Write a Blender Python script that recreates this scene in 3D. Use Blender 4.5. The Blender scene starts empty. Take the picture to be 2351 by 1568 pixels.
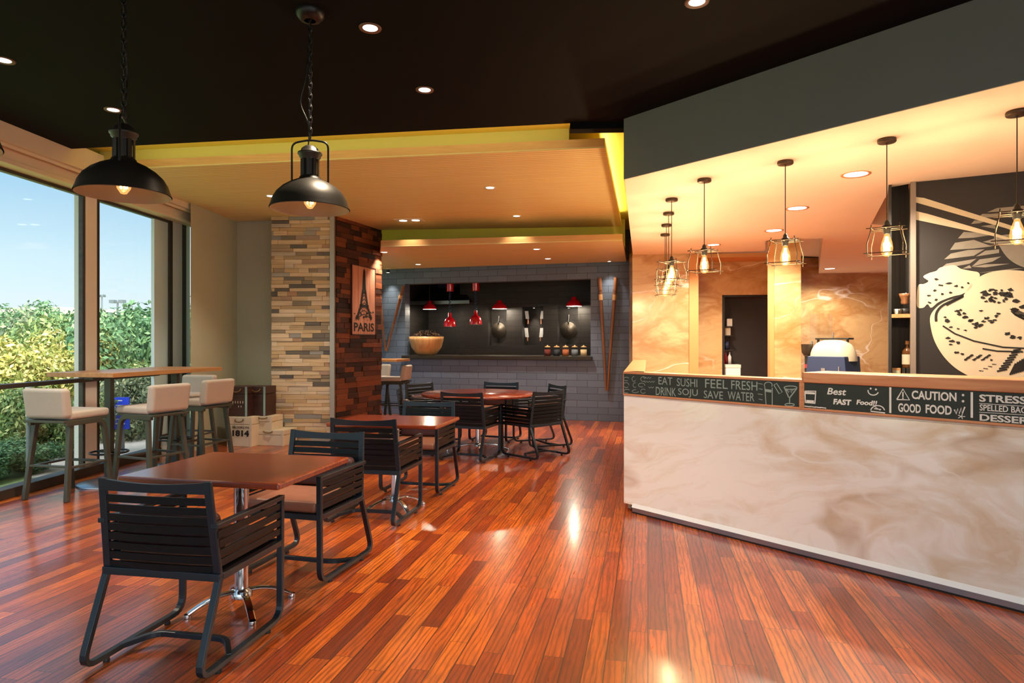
import bpy, bmesh, math, random
from mathutils import Vector, Matrix
rnd = random.Random(7)
SC = bpy.context.scene
COL = SC.collection
# ---------------------------------------------------------------- camera
FPX, HOR, EYE, CX = 1502.0, 785.0, 1.35, 1175.5
TH = math.atan2(312.0, 1502.0)
SI, CO = math.sin(TH), math.cos(TH)
cam = bpy.data.cameras.new('camera'); cam_o = bpy.data.objects.new('camera', cam); COL.objects.link(cam_o)
cam.sensor_width = 36.0; cam.lens = 36.0 * FPX / 2351.0; cam.shift_y = 1.0 / 2351.0
cam_o.location = (0, 0, EYE); cam_o.rotation_euler = (math.pi / 2, 0, TH)
cam.clip_start = 0.05; cam.clip_end = 400
SC.camera = cam_o
# ---------------------------------------------------------------- colour management
vs = SC.view_settings
SC.display_settings.display_device = 'sRGB'
vs.view_transform = 'Standard'; vs.look = 'None'; vs.exposure = 0.6; vs.gamma = 1.0; vs.use_curve_mapping = False
cy = SC.cycles
cy.max_bounces = 7; cy.diffuse_bounces = 4; cy.glossy_bounces = 3; cy.transmission_bounces = 4; cy.transparent_max_bounces = 12
cy.caustics_reflective = False; cy.caustics_refractive = False
cy.sample_clamp_indirect = 6.0
try:
    cy.use_denoising = True; cy.denoiser = 'OPENIMAGEDENOISE'
except Exception:
    pass


def lin1(c):
    c /= 255.0
    return c / 12.92 if c <= 0.04045 else ((c + 0.055) / 1.055) ** 2.4


def lin(c, k=1.0):
    return (min(lin1(c[0]) * k, 1), min(lin1(c[1]) * k, 1), min(lin1(c[2]) * k, 1), 1)


# ---------------------------------------------------------------- world: pale blue afternoon sky
wd = bpy.data.worlds.new('sky'); SC.world = wd; wd.use_nodes = True
wn = wd.node_tree; wn.nodes.clear()
tc = wn.nodes.new('ShaderNodeTexCoord'); sp = wn.nodes.new('ShaderNodeSeparateXYZ')
rp = wn.nodes.new('ShaderNodeValToRGB'); bg = wn.nodes.new('ShaderNodeBackground'); ow = wn.nodes.new('ShaderNodeOutputWorld')
wn.links.new(tc.outputs['Generated'], sp.inputs[0]); wn.links.new(sp.outputs['Z'], rp.inputs[0])
els = rp.color_ramp.elements
els[0].position = 0.0; els[0].color = (0.62, 0.68, 0.70, 1)
els[1].position = 1.0; els[1].color = (0.16, 0.34, 0.62, 1)
for p_, c_ in ((0.03, (0.82, 0.90, 0.93, 1)), (0.10, (0.66, 0.84, 0.93, 1)), (0.24, (0.28, 0.55, 0.80, 1)), (0.5, (0.20, 0.44, 0.74, 1))):
    e = els.new(p_); e.color = c_
SUN_ROT = (math.radians(34), 0, math.radians(50))
sd_ = Matrix.Rotation(SUN_ROT[2], 3, 'Z') @ Matrix.Rotation(SUN_ROT[0], 3, 'X') @ Vector((0, 0, 1))
dt = wn.nodes.new('ShaderNodeVectorMath'); dt.operation = 'DOT_PRODUCT'; dt.inputs[1].default_value = sd_
wn.links.new(tc.outputs['Generated'], dt.inputs[0])
mx_ = wn.nodes.new('ShaderNodeMath'); mx_.operation = 'MAXIMUM'; mx_.inputs[1].default_value = 0.0; wn.links.new(dt.outputs['Value'], mx_.inputs[0])
pw_ = wn.nodes.new('ShaderNodeMath'); pw_.operation = 'POWER'; pw_.inputs[1].default_value = 3.0; wn.links.new(mx_.outputs[0], pw_.inputs[0])
gs_ = wn.nodes.new('ShaderNodeVectorMath'); gs_.operation = 'SCALE'; gs_.inputs[0].default_value = (10.0, 10.0, 10.0); wn.links.new(pw_.outputs[0], gs_.inputs['Scale'])
ad_ = wn.nodes.new('ShaderNodeVectorMath'); ad_.operation = 'ADD'; wn.links.new(rp.outputs[0], ad_.inputs[0]); wn.links.new(gs_.outputs[0], ad_.inputs[1])
wn.links.new(ad_.outputs[0], bg.inputs[0]); bg.inputs[1].default_value = 0.8
wn.links.new(bg.outputs[0], ow.inputs[0])


def light(kind, name, loc, power, col, rot=(0, 0, 0), parent=None, **kw):
    L = bpy.data.lights.new(name, kind); L.energy = power; L.color = col
    for k, v in kw.items():
        setattr(L, k, v)
    o = bpy.data.objects.new(name, L); COL.objects.link(o); o.location = loc; o.rotation_euler = rot
    if parent: o.parent = parent
    return o


# the sun stands behind the building: it lights the garden and not the room
light('SUN', 'sun', (0, 0, 20), 3.2, (1.0, 0.86, 0.66), rot=SUN_ROT, angle=0.02)


# ---------------------------------------------------------------- picture <-> place helpers
def W2(xc, z): return (xc * CO - z * SI, xc * SI + z * CO)          # camera-aligned ground coordinates to world x, y
def PXZ(px, z): return W2((px - CX) / FPX * z, z)
def ZH(py, h): return FPX * (EYE - h) / (py - HOR)                   # depth of a point of height h seen in row py
def PH(px, py, h): return PXZ(px, ZH(py, h))
def HZ(py, z): return EYE - (py - HOR) * z / FPX


class Fr:
    """a vertical plane through two ground points: local x along it (to the right), local y away from the viewer, z up"""
    def __init__(s, p, q):
        s.p = Vector(p); s.d = (Vector(q) - s.p); s.len = s.d.length; s.d.normalize(); s.b = Vector((-s.d.y, s.d.x))
        s.rot = math.atan2(s.d.y, s.d.x); s.loc = (s.p.x, s.p.y, 0)
    def hit(s, px, py=HOR, back=0.0):
        r = Vector(W2((px - CX) / FPX, 1.0)); o = s.p + s.b * back
        det = r.x * (-s.d.y) + s.d.x * r.y
        t = (o.x * (-s.d.y) + s.d.x * o.y) / det
        u = (r * t - o).dot(s.d)
        return u, HZ(py, t)
    def u(s, px, back=0.0): return s.hit(px, HOR, back)[0]
    def pt(s, u, y=0.0, z=0.0):
        w = s.p + s.d * u + s.b * y
        return (w.x, w.y, z)


# ---------------------------------------------------------------- materials
class G:
    def __init__(s, name):
        s.m = bpy.data.materials.new(name); s.m.use_nodes = True; s.t = s.m.node_tree; s.t.nodes.clear()
        s.out = s.t.nodes.new('ShaderNodeOutputMaterial')
    def n(s, typ, **kw):
        x = s.t.nodes.new(typ)
        for k, v in kw.items(): setattr(x, k, v)
        return x
    def set(s, sock, v):
        if hasattr(v, 'is_output'): s.t.links.new(v, sock)
        else: sock.default_value = v
    def math(s, op, a, b=None, c=None):
        x = s.n('ShaderNodeMath', operation=op)
        for i, v in enumerate((a, b, c)):
            if v is not None: s.set(x.inputs[i], v)
        return x.outputs[0]
    def mix(s, f, a, b, blend='MIX'):
        x = s.n('ShaderNodeMix', data_type='RGBA', blend_type=blend)
        s.set(x.inputs[0], f); s.set(x.inputs[6], a); s.set(x.inputs[7], b)
        return x.outputs[2]
    def ramp(s, f, pts, interp='LINEAR'):
        x = s.n('ShaderNodeValToRGB'); x.color_ramp.interpolation = interp
        e = x.color_ramp.elements
        e[0].position, e[0].color = pts[0]; e[1].position, e[1].color = pts[-1]
        for p, c in pts[1:-1]:
            q = e.new(p); q.color = c
        s.set(x.inputs[0], f); return x.outputs[0]
    def obj(s): return s.n('ShaderNodeTexCoord').outputs['Object']
    def xyz(s, v):
        x = s.n('ShaderNodeSeparateXYZ'); s.set(x.inputs[0], v); return x.outputs
    def comb(s, a, b, c):
        x = s.n('ShaderNodeCombineXYZ')
        for i, v in enumerate((a, b, c)): s.set(x.inputs[i], v)
        return x.outputs[0]
    def noise(s, v, scale=5, detail=3, rough=.5, dist=0, col=False):
        x = s.n('ShaderNodeTexNoise'); s.set(x.inputs['Vector'], v)
        x.inputs['Scale'].default_value = scale; x.inputs['Detail'].default_value = detail
        x.inputs['Roughness'].default_value = rough; x.inputs['Distortion'].default_value = dist
        return x.outputs['Color' if col else 'Fac']
    def white(s, v):
        x = s.n('ShaderNodeTexWhiteNoise', noise_dimensions='3D'); s.set(x.inputs['Vector'], v); return x.outputs['Value']
    def bump(s, h, strength=.3, dist=.01):
        x = s.n('ShaderNodeBump'); x.inputs['Strength'].default_value = strength; x.inputs['Distance'].default_value = dist
        s.set(x.inputs['Height'], h); return x.outputs[0]
    def bsdf(s, col, rough=.5, metal=0., spec=.5, coat=0., normal=None, sheen=0.):
        x = s.n('ShaderNodeBsdfPrincipled')
        s.set(x.inputs['Base Color'], col); s.set(x.inputs['Roughness'], rough); s.set(x.inputs['Metallic'], metal)
        x.inputs['Specular IOR Level'].default_value = spec; x.inputs['Coat Weight'].default_value = coat
        x.inputs['Coat Roughness'].default_value = .15; x.inputs['Sheen Weight'].default_value = sheen
        if normal is not None: s.set(x.inputs['Normal'], normal)
        s.t.links.new(x.outputs[0], s.out.inputs[0]); return x


def mat(name, col, rough=.5, metal=0., var=.1, scale=6., bump=0., spec=.5, coat=0., k=1.0, sheen=0.):
    g = G(name); o = g.obj()
    a, b = lin(col, k * (1 - var)), lin(col, k * (1 + var))
    c = g.mix(g.noise(o, scale, 4), a, b)
    nm = g.bump(g.noise(o, scale * 7, 3), bump, .004) if bump else None
    g.bsdf(c, rough, metal, spec, coat, nm, sheen)
    return g.m


def emat(name, col, strength):
    g = G(name); e = g.n('ShaderNodeEmission'); e.inputs[0].default_value = (*col, 1); e.inputs[1].default_value = strength
    g.t.links.new(e.outputs[0], g.out.inputs[0]); return g.m


def glass_mat(name, tint=(.96, .98, .98), gloss=.06, rough=0.02, glow=0.):
    g = G(name); tr = g.n('ShaderNodeBsdfTransparent'); tr.inputs[0].default_value = (*tint, 1)
    gl = g.n('ShaderNodeBsdfGlossy'); gl.inputs['Roughness'].default_value = rough
    lw = g.n('ShaderNodeLayerWeight'); lw.inputs[0].default_value = .5
    f = g.math('MULTIPLY', g.math('ADD', .03, g.math('MULTIPLY', g.math('POWER', lw.outputs['Facing'], 5.0), .9)), 1.0 if gloss >= .05 else gloss * 15)
    mx = g.n('ShaderNodeMixShader'); g.t.links.new(f, mx.inputs[0]); g.t.links.new(tr.outputs[0], mx.inputs[1]); g.t.links.new(gl.outputs[0], mx.inputs[2])
    if glow:
        e = g.n('ShaderNodeEmission'); e.inputs[0].default_value = (1.0, .50, .16, 1); e.inputs[1].default_value = glow
        a = g.n('ShaderNodeAddShader'); g.t.links.new(mx.outputs[0], a.inputs[0]); g.t.links.new(e.outputs[0], a.inputs[1]); mx = a
    g.t.links.new(mx.outputs[0], g.out.inputs[0]); return g.m


def floor_mat():
    g = G('oak_plank_floor'); x, y, z = g.xyz(g.obj())
    w = 0.088
    rx = g.math('DIVIDE', x, w); row = g.math('FLOOR', rx); fx = g.math('FRACT', rx)
    rh = g.white(g.comb(row, 3.7, 1.3))
    ry = g.math('ADD', g.math('DIVIDE', y, .95), g.math('MULTIPLY', rh, 9.0)); cl = g.math('FLOOR', ry); fy = g.math('FRACT', ry)
    pid = g.white(g.comb(row, cl, 2.1)); pid2 = g.white(g.comb(row, cl, 8.6))
    v = g.comb(g.math('MULTIPLY', x, 30.), g.math('MULTIPLY', y, 3.0), g.math('MULTIPLY', pid, 40.))
    grain = g.noise(v, 1.0, 6, .62, 1.6)
    cath = g.n('ShaderNodeTexWave', wave_type='BANDS', bands_direction='X')
    g.set(cath.inputs['Vector'], g.comb(g.math('MULTIPLY', x, 6.), g.math('MULTIPLY', y, .8), g.math('MULTIPLY', pid, 30.)))
    cath.inputs['Scale'].default_value = 2.2; cath.inputs['Distortion'].default_value = 9.; cath.inputs['Detail'].default_value = 3.; cath.inputs['Detail Scale'].default_value = 1.2
    blot = g.noise(g.comb(g.math('MULTIPLY', x, 3.), g.math('MULTIPLY', y, 1.4), g.math('MULTIPLY', pid2, 20.)), 1.3, 3)
    base = g.ramp(pid, [(0, lin((138, 52, 14))), (.25, lin((192, 80, 18))), (.55, lin((222, 102, 26))), (.8, lin((240, 124, 38))), (1, lin((158, 58, 16)))])
    c = g.mix(g.math('MULTIPLY', g.ramp(grain, [(.35, (0, 0, 0, 1)), (.68, (1, 1, 1, 1))]), .5), base, lin((62, 22, 9)))
    c = g.mix(g.math('MULTIPLY', g.ramp(cath.outputs['Fac'], [(.55, (0, 0, 0, 1)), (.9, (1, 1, 1, 1))]), .5), c, lin((70, 26, 10)))
    c = g.mix(g.math('MULTIPLY', g.ramp(blot, [(.42, (0, 0, 0, 1)), (.72, (1, 1, 1, 1))]), .45), c, lin((92, 36, 15)))
    ex = g.math('ABSOLUTE', g.math('SUBTRACT', fx, .5)); ey = g.math('ABSOLUTE', g.math('SUBTRACT', fy, .5))
    gap = g.math('MAXIMUM', g.math('GREATER_THAN', ex, .468), g.math('GREATER_THAN', ey, .4985))
    c = g.mix(g.math('MULTIPLY', gap, .85), c, lin((38, 20, 15)))
    ro = g.math('ADD', .22, g.math('MULTIPLY', grain, .16))
    h = g.math('SUBTRACT', g.math('MULTIPLY', grain, .25), gap)
    g.bsdf(c, ro, 0, .75, .6, g.bump(h, .25, .003)); return g.m


def marble_mat(name, base, tan, deep, veins=1.0, rough=.1):
    g = G(name); o = g.obj()
    x = g.n('ShaderNodeMapping'); x.inputs['Rotation'].default_value = (.15, .5, .2); x.inputs['Scale'].default_value = (.62, .62, 1.25)
    g.set(x.inputs[0], o); v = x.outputs[0]
    def warp(vec, sc, amt, det=3):
        a = g.n('ShaderNodeVectorMath', operation='ADD'); k = g.n('ShaderNodeVectorMath', operation='SCALE')
        g.set(k.inputs[0], g.noise(vec, sc, det, .5, 0, True)); k.inputs['Scale'].default_value = amt
        g.set(a.inputs[0], vec); g.set(a.inputs[1], k.outputs[0]); return a.outputs[0]
    u = warp(v, .8, 1.1); f = warp(u, 2.6, .25)
    c = g.ramp(g.noise(f, 1.0, 6, .6), [(.30, lin(base)), (.47, lin(base)), (.56, lin(tan)), (.63, lin(base)), (.74, lin(deep)), (.85, lin(base))])
    fine = g.noise(g.comb(*[g.math('MULTIPLY', q, k_) for q, k_ in zip(g.xyz(f), (1.2, 1.2, 6.))]), 2.2, 7, .66)
    c = g.mix(g.math('MULTIPLY', g.ramp(fine, [(.48, (0, 0, 0, 1)), (.78, (1, 1, 1, 1))]), .6), c, lin(tan))
    def vein(off, sc, w):
        a = g.n('ShaderNodeVectorMath', operation='ADD'); g.set(a.inputs[0], f); a.inputs[1].default_value = off
        r = g.math('ABSOLUTE', g.math('SUBTRACT', g.noise(a.outputs[0], sc, 3, .5), .5))
        on = g.ramp(g.noise(a.outputs[0], 1.3, 2), [(.42, (0, 0, 0, 1)), (.6, (1, 1, 1, 1))])
        return g.math('MULTIPLY', g.ramp(r, [(0, (1, 1, 1, 1)), (w, (0, 0, 0, 1))]), on)
    c = g.mix(g.math('MULTIPLY', vein((0, 0, 0), .55, .016), .6 * veins), c, lin(deep))
    c = g.mix(g.math('MULTIPLY', vein((5.2, 1.7, 3.1), .6, .010), .75 * veins), c, lin((252, 249, 244)))
    c = g.mix(g.math('MULTIPLY', vein((2.1, 8.3, 6.6), .9, .007), .8 * veins), c, lin((250, 246, 238)))
    g.bsdf(c, rough, 0, .55); return g.m


def block_mat(name, base, mortar, bw=.36, bh=.115, rough=.55):
    g = G(name); x, y, z = g.xyz(g.obj())
    b = g.n('ShaderNodeTexBrick'); g.set(b.inputs['Vector'], g.comb(g.math('ADD', x, y), z, 0.))
    b.inputs['Color1'].default_value = lin(base, .85); b.inputs['Color2'].default_value = lin(base, 1.15); b.inputs['Mortar'].default_value = lin(mortar)
    b.inputs['Scale'].default_value = 1.; b.inputs['Brick Width'].default_value = bw; b.inputs['Row Height'].default_value = bh; b.inputs['Mortar Size'].default_value = .005
    n = g.noise(g.obj(), 30, 4)
    c = g.mix(g.math('MULTIPLY', n, .3), b.outputs['Color'], lin(base, .6))
    h = g.math('SUBTRACT', g.math('MULTIPLY', n, .4), b.outputs['Fac'])
    g.bsdf(c, rough, 0, .4, 0, g.bump(h, .6, .006)); return g.m


def slat_mat(name, col, period):
    g = G(name); x, y, z = g.xyz(g.obj())
    f = g.math('FRACT', g.math('DIVIDE', y, period)); e = g.math('ABSOLUTE', g.math('SUBTRACT', f, .5))
    row = g.math('FLOOR', g.math('DIVIDE', y, period))
    n = g.noise(g.comb(g.math('MULTIPLY', x, 1.2), g.math('MULTIPLY', y, 30.), g.math('MULTIPLY', row, 3.1)), 1.2, 5)
    c = g.mix(n, lin(col, .78), lin(col, 1.15))
    gap = g.math('GREATER_THAN', e, .41)
    c = g.mix(g.math('MULTIPLY', gap, .55), c, lin(col, .35))
    g.bsdf(c, .45, 0, .4, 0, g.bump(g.math('SUBTRACT', 1., gap), .4, .004)); return g.m


def attr_mat(name, pts, rough=.8, grain=(2., 2., 30.), k=.35, bump=.4, trans=0.):
    g = G(name); a = g.n('ShaderNodeAttribute', attribute_name='rnd').outputs['Fac']
    c = g.ramp(a, [(p, lin(q)) for p, q in pts])
    v = g.comb(*[g.math('MULTIPLY', q, s_) for q, s_ in zip(g.xyz(g.obj()), grain)])
    n = g.noise(v, 1.5, 5, .6)
    dk = tuple(0.45 * sum(q[i] for _, q in pts) / len(pts) for i in range(3))
    c = g.mix(g.math('MULTIPLY', g.ramp(n, [(.45, (0, 0, 0, 1)), (.75, (1, 1, 1, 1))]), k), c, lin(dk))
    b = g.bsdf(c, rough, 0, .3, 0, g.bump(n, bump, .004) if bump else None)
    if trans:
        t = g.n('ShaderNodeBsdfTranslucent'); g.set(t.inputs[0], c)
        mx = g.n('ShaderNodeMixShader'); mx.inputs[0].default_value = trans
        g.t.links.new(b.outputs[0], mx.inputs[1]); g.t.links.new(t.outputs[0], mx.inputs[2]); g.t.links.new(mx.outputs[0], g.out.inputs[0])
    return g.m


def wood_mat(name, col, dark, axis=0, rough=.4, coat=0., sc=1.):
    g = G(name); q = g.xyz(g.obj()); m_ = [24. * sc] * 3; m_[axis] = 1.6 * sc
    v = g.comb(*[g.math('MULTIPLY', a, b) for a, b in zip(q, m_)])
    n = g.noise(v, 1., 6, .6, 1.2); n2 = g.noise(g.obj(), 3., 3)
    c = g.mix(g.ramp(n, [(.35, (0, 0, 0, 1)), (.72, (1, 1, 1, 1))]), lin(col), lin(dark))
    c = g.mix(g.math('MULTIPLY', n2, .35), c, lin(col, .7))
    g.bsdf(c, rough, 0, .5, coat, g.bump(n, .12, .003)); return g.m


M = {}
M['floor'] = floor_mat()
M['marble'] = marble_mat('cream_marble', (250, 247, 240), (226, 206, 178), (192, 160, 126), 1.3, .06)
M['litmarble'] = marble_mat('lamplit_marble', (206, 172, 122), (178, 132, 80), (132, 88, 50), .9, .2)  # marble with the warm glow of the lamps put into its colour
M['block'] = block_mat('grey_painted_block', (104, 122, 146), (72, 84, 98))
M['dblock'] = block_mat('charcoal_block', (40, 37, 34), (24, 22, 21), .42, .11)
M['slat'] = slat_mat('oak_ceiling_slats', (255, 230, 170), .06)
M['slab_edge'] = wood_mat('oak_veneer_edge', (204, 160, 104), (184, 138, 84), 0)
M['black'] = mat('black_ceiling_paint', (10, 11, 13), .8, 0, .12, 3, 0, .12)
M['slate'] = mat('slate_grey_paint', (116, 122, 128), .6, 0, .06, 2)
M['cream'] = mat('cream_ceiling_paint', (252, 240, 226), .7, 0, .03, 2)
M['olive'] = mat('olive_yellow_paint', (188, 178, 96), .6, 0, .05, 3)
M['yellow'] = mat('yellow_cove_paint', (220, 204, 84), .6, 0, .05, 3)
M['beige'] = mat('beige_wall_paint', (180, 182, 158), .7, 0, .06, 1.5, .1)
M['pelmet'] = mat('cream_pelmet', (226, 212, 186), .6, 0, .06, 2)
M['frame'] = mat('bronze_window_frame', (70, 62, 54), .45, .3, .1, 8)
M['mull'] = mat('champagne_mullion', (240, 232, 222), .5, 0., .05, 4)
M['pale'] = mat('pale_grey_panel', (240, 242, 242), .5, 0, .04, 3)
M['trimsteel'] = mat('warm_steel_strip', (176, 166, 150), .4, .7, .06, 10)
M['glass'] = glass_mat('window_glass', (.95, .98, .98))
M['chair'] = mat('charcoal_powder_coat', (26, 34, 42), .34, .2, .12, 14, .05, .5)
M['rail'] = mat('charcoal_strap', (15, 17, 19), .42, 0, .14, 20, .06, .22)
M['leather'] = mat('tan_leather', (150, 96, 74), .42, 0, .16, 18, .25)
M['dleather'] = mat('oxblood_leather', (64, 32, 33), .42, 0, .16, 14, .2)
M['tabletop'] = wood_mat('mahogany_top', (150, 62, 34), (98, 36, 20), 0, .2, .35)
M['chrome'] = mat('polished_steel', (205, 205, 205), .12, 1., .04, 8)
M['steel'] = mat('brushed_steel', (170, 172, 174), .3, 1., .05, 20)
M['bartop'] = wood_mat('oak_bar_top', (198, 146, 92), (160, 108, 62), 1, .35)
M['stool'] = mat('olive_plywood', (64, 66, 58), .45, 0, .12, 10)
M['fabric'] = mat('greige_fabric', (188, 178, 166), .9, 0, .06, 40, .2, .2, sheen=.2)
M['blackmetal'] = mat('black_metal', (34, 33, 31), .35, .4, .1, 12)
M['lamp'] = mat('gunmetal_enamel', (66, 60, 52), .42, .6, .16, 9)
M['lampin'] = mat('pale_lamp_lining', (118, 92, 76), .5, 0, .05, 6)
M['brass'] = mat('aged_brass', (150, 120, 78), .35, .9, .1, 20)
M['bronze'] = mat('antique_bronze_wire', (78, 64, 50), .45, .6, .12, 24)
M['board'] = mat('chalkboard_green', (40, 50, 46), .55, 0, .16, 5)
M['chalk'] = mat('white_chalk', (232, 232, 226), .9, 0, .12, 60)
M['fchalk'] = mat('faint_chalk', (150, 168, 162), .9, 0, .2, 50)
M['pine'] = wood_mat('pine_trim', (222, 158, 112), (190, 116, 74), 0, .45)
M['mural'] = mat('black_mural_board', (34, 30, 28), .55, 0, .1, 4)
M['mcream'] = mat('cream_mural_paint', (208, 196, 168), .8, 0, .1, 9)
M['mgrey'] = mat('grey_mural_paint', (140, 134, 122), .8, 0, .2, 14)
M['greypost'] = mat('grey_brown_post', (130, 118, 108), .5, 0, .08, 5)
M['red'] = mat('red_enamel', (200, 16, 34), .22, 0, .08, 6, 0, .6, .5)
M['white'] = mat('white_plastic', (232, 228, 216), .4, 0, .04, 6)
M['ochre'] = mat('peach_plaster', (206, 148, 90), .65, 0, .05, 3)
M['doorm'] = mat('graphite_door', (58, 58, 58), .4, .1, .15, 4)
M['navy'] = mat('navy_steel', (52, 66, 100), .4, .2, .1, 6)
M['dome'] = mat('cream_ceramic_dome', (206, 192, 164), .35, 0, .06, 5)
M['dark'] = mat('near_black', (22, 21, 20), .5, 0, .2, 8)
M['bamboo'] = wood_mat('bamboo_pole', (150, 100, 64), (104, 62, 38), 2, .45)
M['bowlwood'] = wood_mat('turned_maple', (232, 186, 126), (196, 138, 80), 2, .4, .2, .4)
M['trunkbrown'] = wood_mat('dark_trunk_leather', (74, 44, 36), (48, 26, 22), 0, .4)
M['trunkwhite'] = mat('worn_cream_canvas', (222, 210, 184), .7, 0, .1, 7, .15)
M['ink'] = mat('black_stencil_ink', (26, 24, 22), .7, 0, .1, 30)
M['signwood'] = wood_mat('pinkish_sign_boards', (206, 146, 116), (166, 108, 84), 2, .6)
M['stone'] = attr_mat('split_driftwood_cladding', [(0, (92, 92, 90)), (.12, (150, 138, 116)), (.3, (206, 178, 134)), (.55, (222, 196, 156)), (.8, (232, 212, 180)), (.93, (150, 152, 148)), (1, (196, 150, 108))], .75, (1.5, 9., 40.), .45)
M['brownwood'] = attr_mat('charred_cladding', [(0, (40, 26, 20)), (.25, (66, 38, 26)), (.5, (104, 58, 36)), (.75, (130, 72, 42)), (1, (72, 40, 28))], .6, (9., 1.5, 40.), .45)
M['grout'] = mat('cladding_backing', (62, 52, 42), .9)
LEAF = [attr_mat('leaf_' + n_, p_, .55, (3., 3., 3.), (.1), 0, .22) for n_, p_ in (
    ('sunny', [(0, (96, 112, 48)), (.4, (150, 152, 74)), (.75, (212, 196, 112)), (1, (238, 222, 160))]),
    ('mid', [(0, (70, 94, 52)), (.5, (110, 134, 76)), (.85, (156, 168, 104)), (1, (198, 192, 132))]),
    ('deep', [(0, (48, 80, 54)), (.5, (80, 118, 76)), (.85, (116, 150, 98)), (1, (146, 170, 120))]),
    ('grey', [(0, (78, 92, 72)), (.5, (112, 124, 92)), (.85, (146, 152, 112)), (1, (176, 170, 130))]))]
M['bark'] = mat('bark', (104, 86, 66), .9, 0, .2, 20, .4)
M['lawn'] = mat('lawn_ground', (122, 142, 86), .95, 0, .35, 9, .4)
M['paving'] = mat('grey_paving', (176, 168, 158), .85, 0, .1, 5)
M['blue'] = mat('blue_sign_paint', (44, 70, 214), .5, 0, .05, 6)
M['stucco'] = mat('pale_stucco', (222, 206, 182), .85, 0, .05, .6)
M['polegrey'] = mat('galvanised_pole', (112, 118, 122), .5, .4, .1, 8)
M['bulb'] = emat('glowing_bulb', (1.0, .56, .2), 3.2)
M['filament'] = emat('filament', (1.0, .74, .36), 16.0)
M['lens'] = emat('downlight_lens', (1.0, .9, .75), 3.5)
M['bulbglass'] = glass_mat('amber_bulb_glass', (1.0, .82, .55), .03, glow=.35)
M['clear'] = glass_mat('clear_glass', (.93, .95, .95), .05)


# ---------------------------------------------------------------- mesh builder
def fillet(path, r, n=5):
    P = [Vector(p) for p in path]; out = [P[0]]
    for i in range(1, len(P) - 1):
        a, b, c = P[i - 1], P[i], P[i + 1]
        d1, d2 = (a - b), (c - b); k = min(r, d1.length * .48, d2.length * .48)
        p, q = b + d1.normalized() * k, b + d2.normalized() * k
        for j in range(n + 1):
            t = j / n; out.append(p * (1 - t) ** 2 + b * 2 * t * (1 - t) + q * t * t)
    out.append(P[-1]); return out


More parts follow.
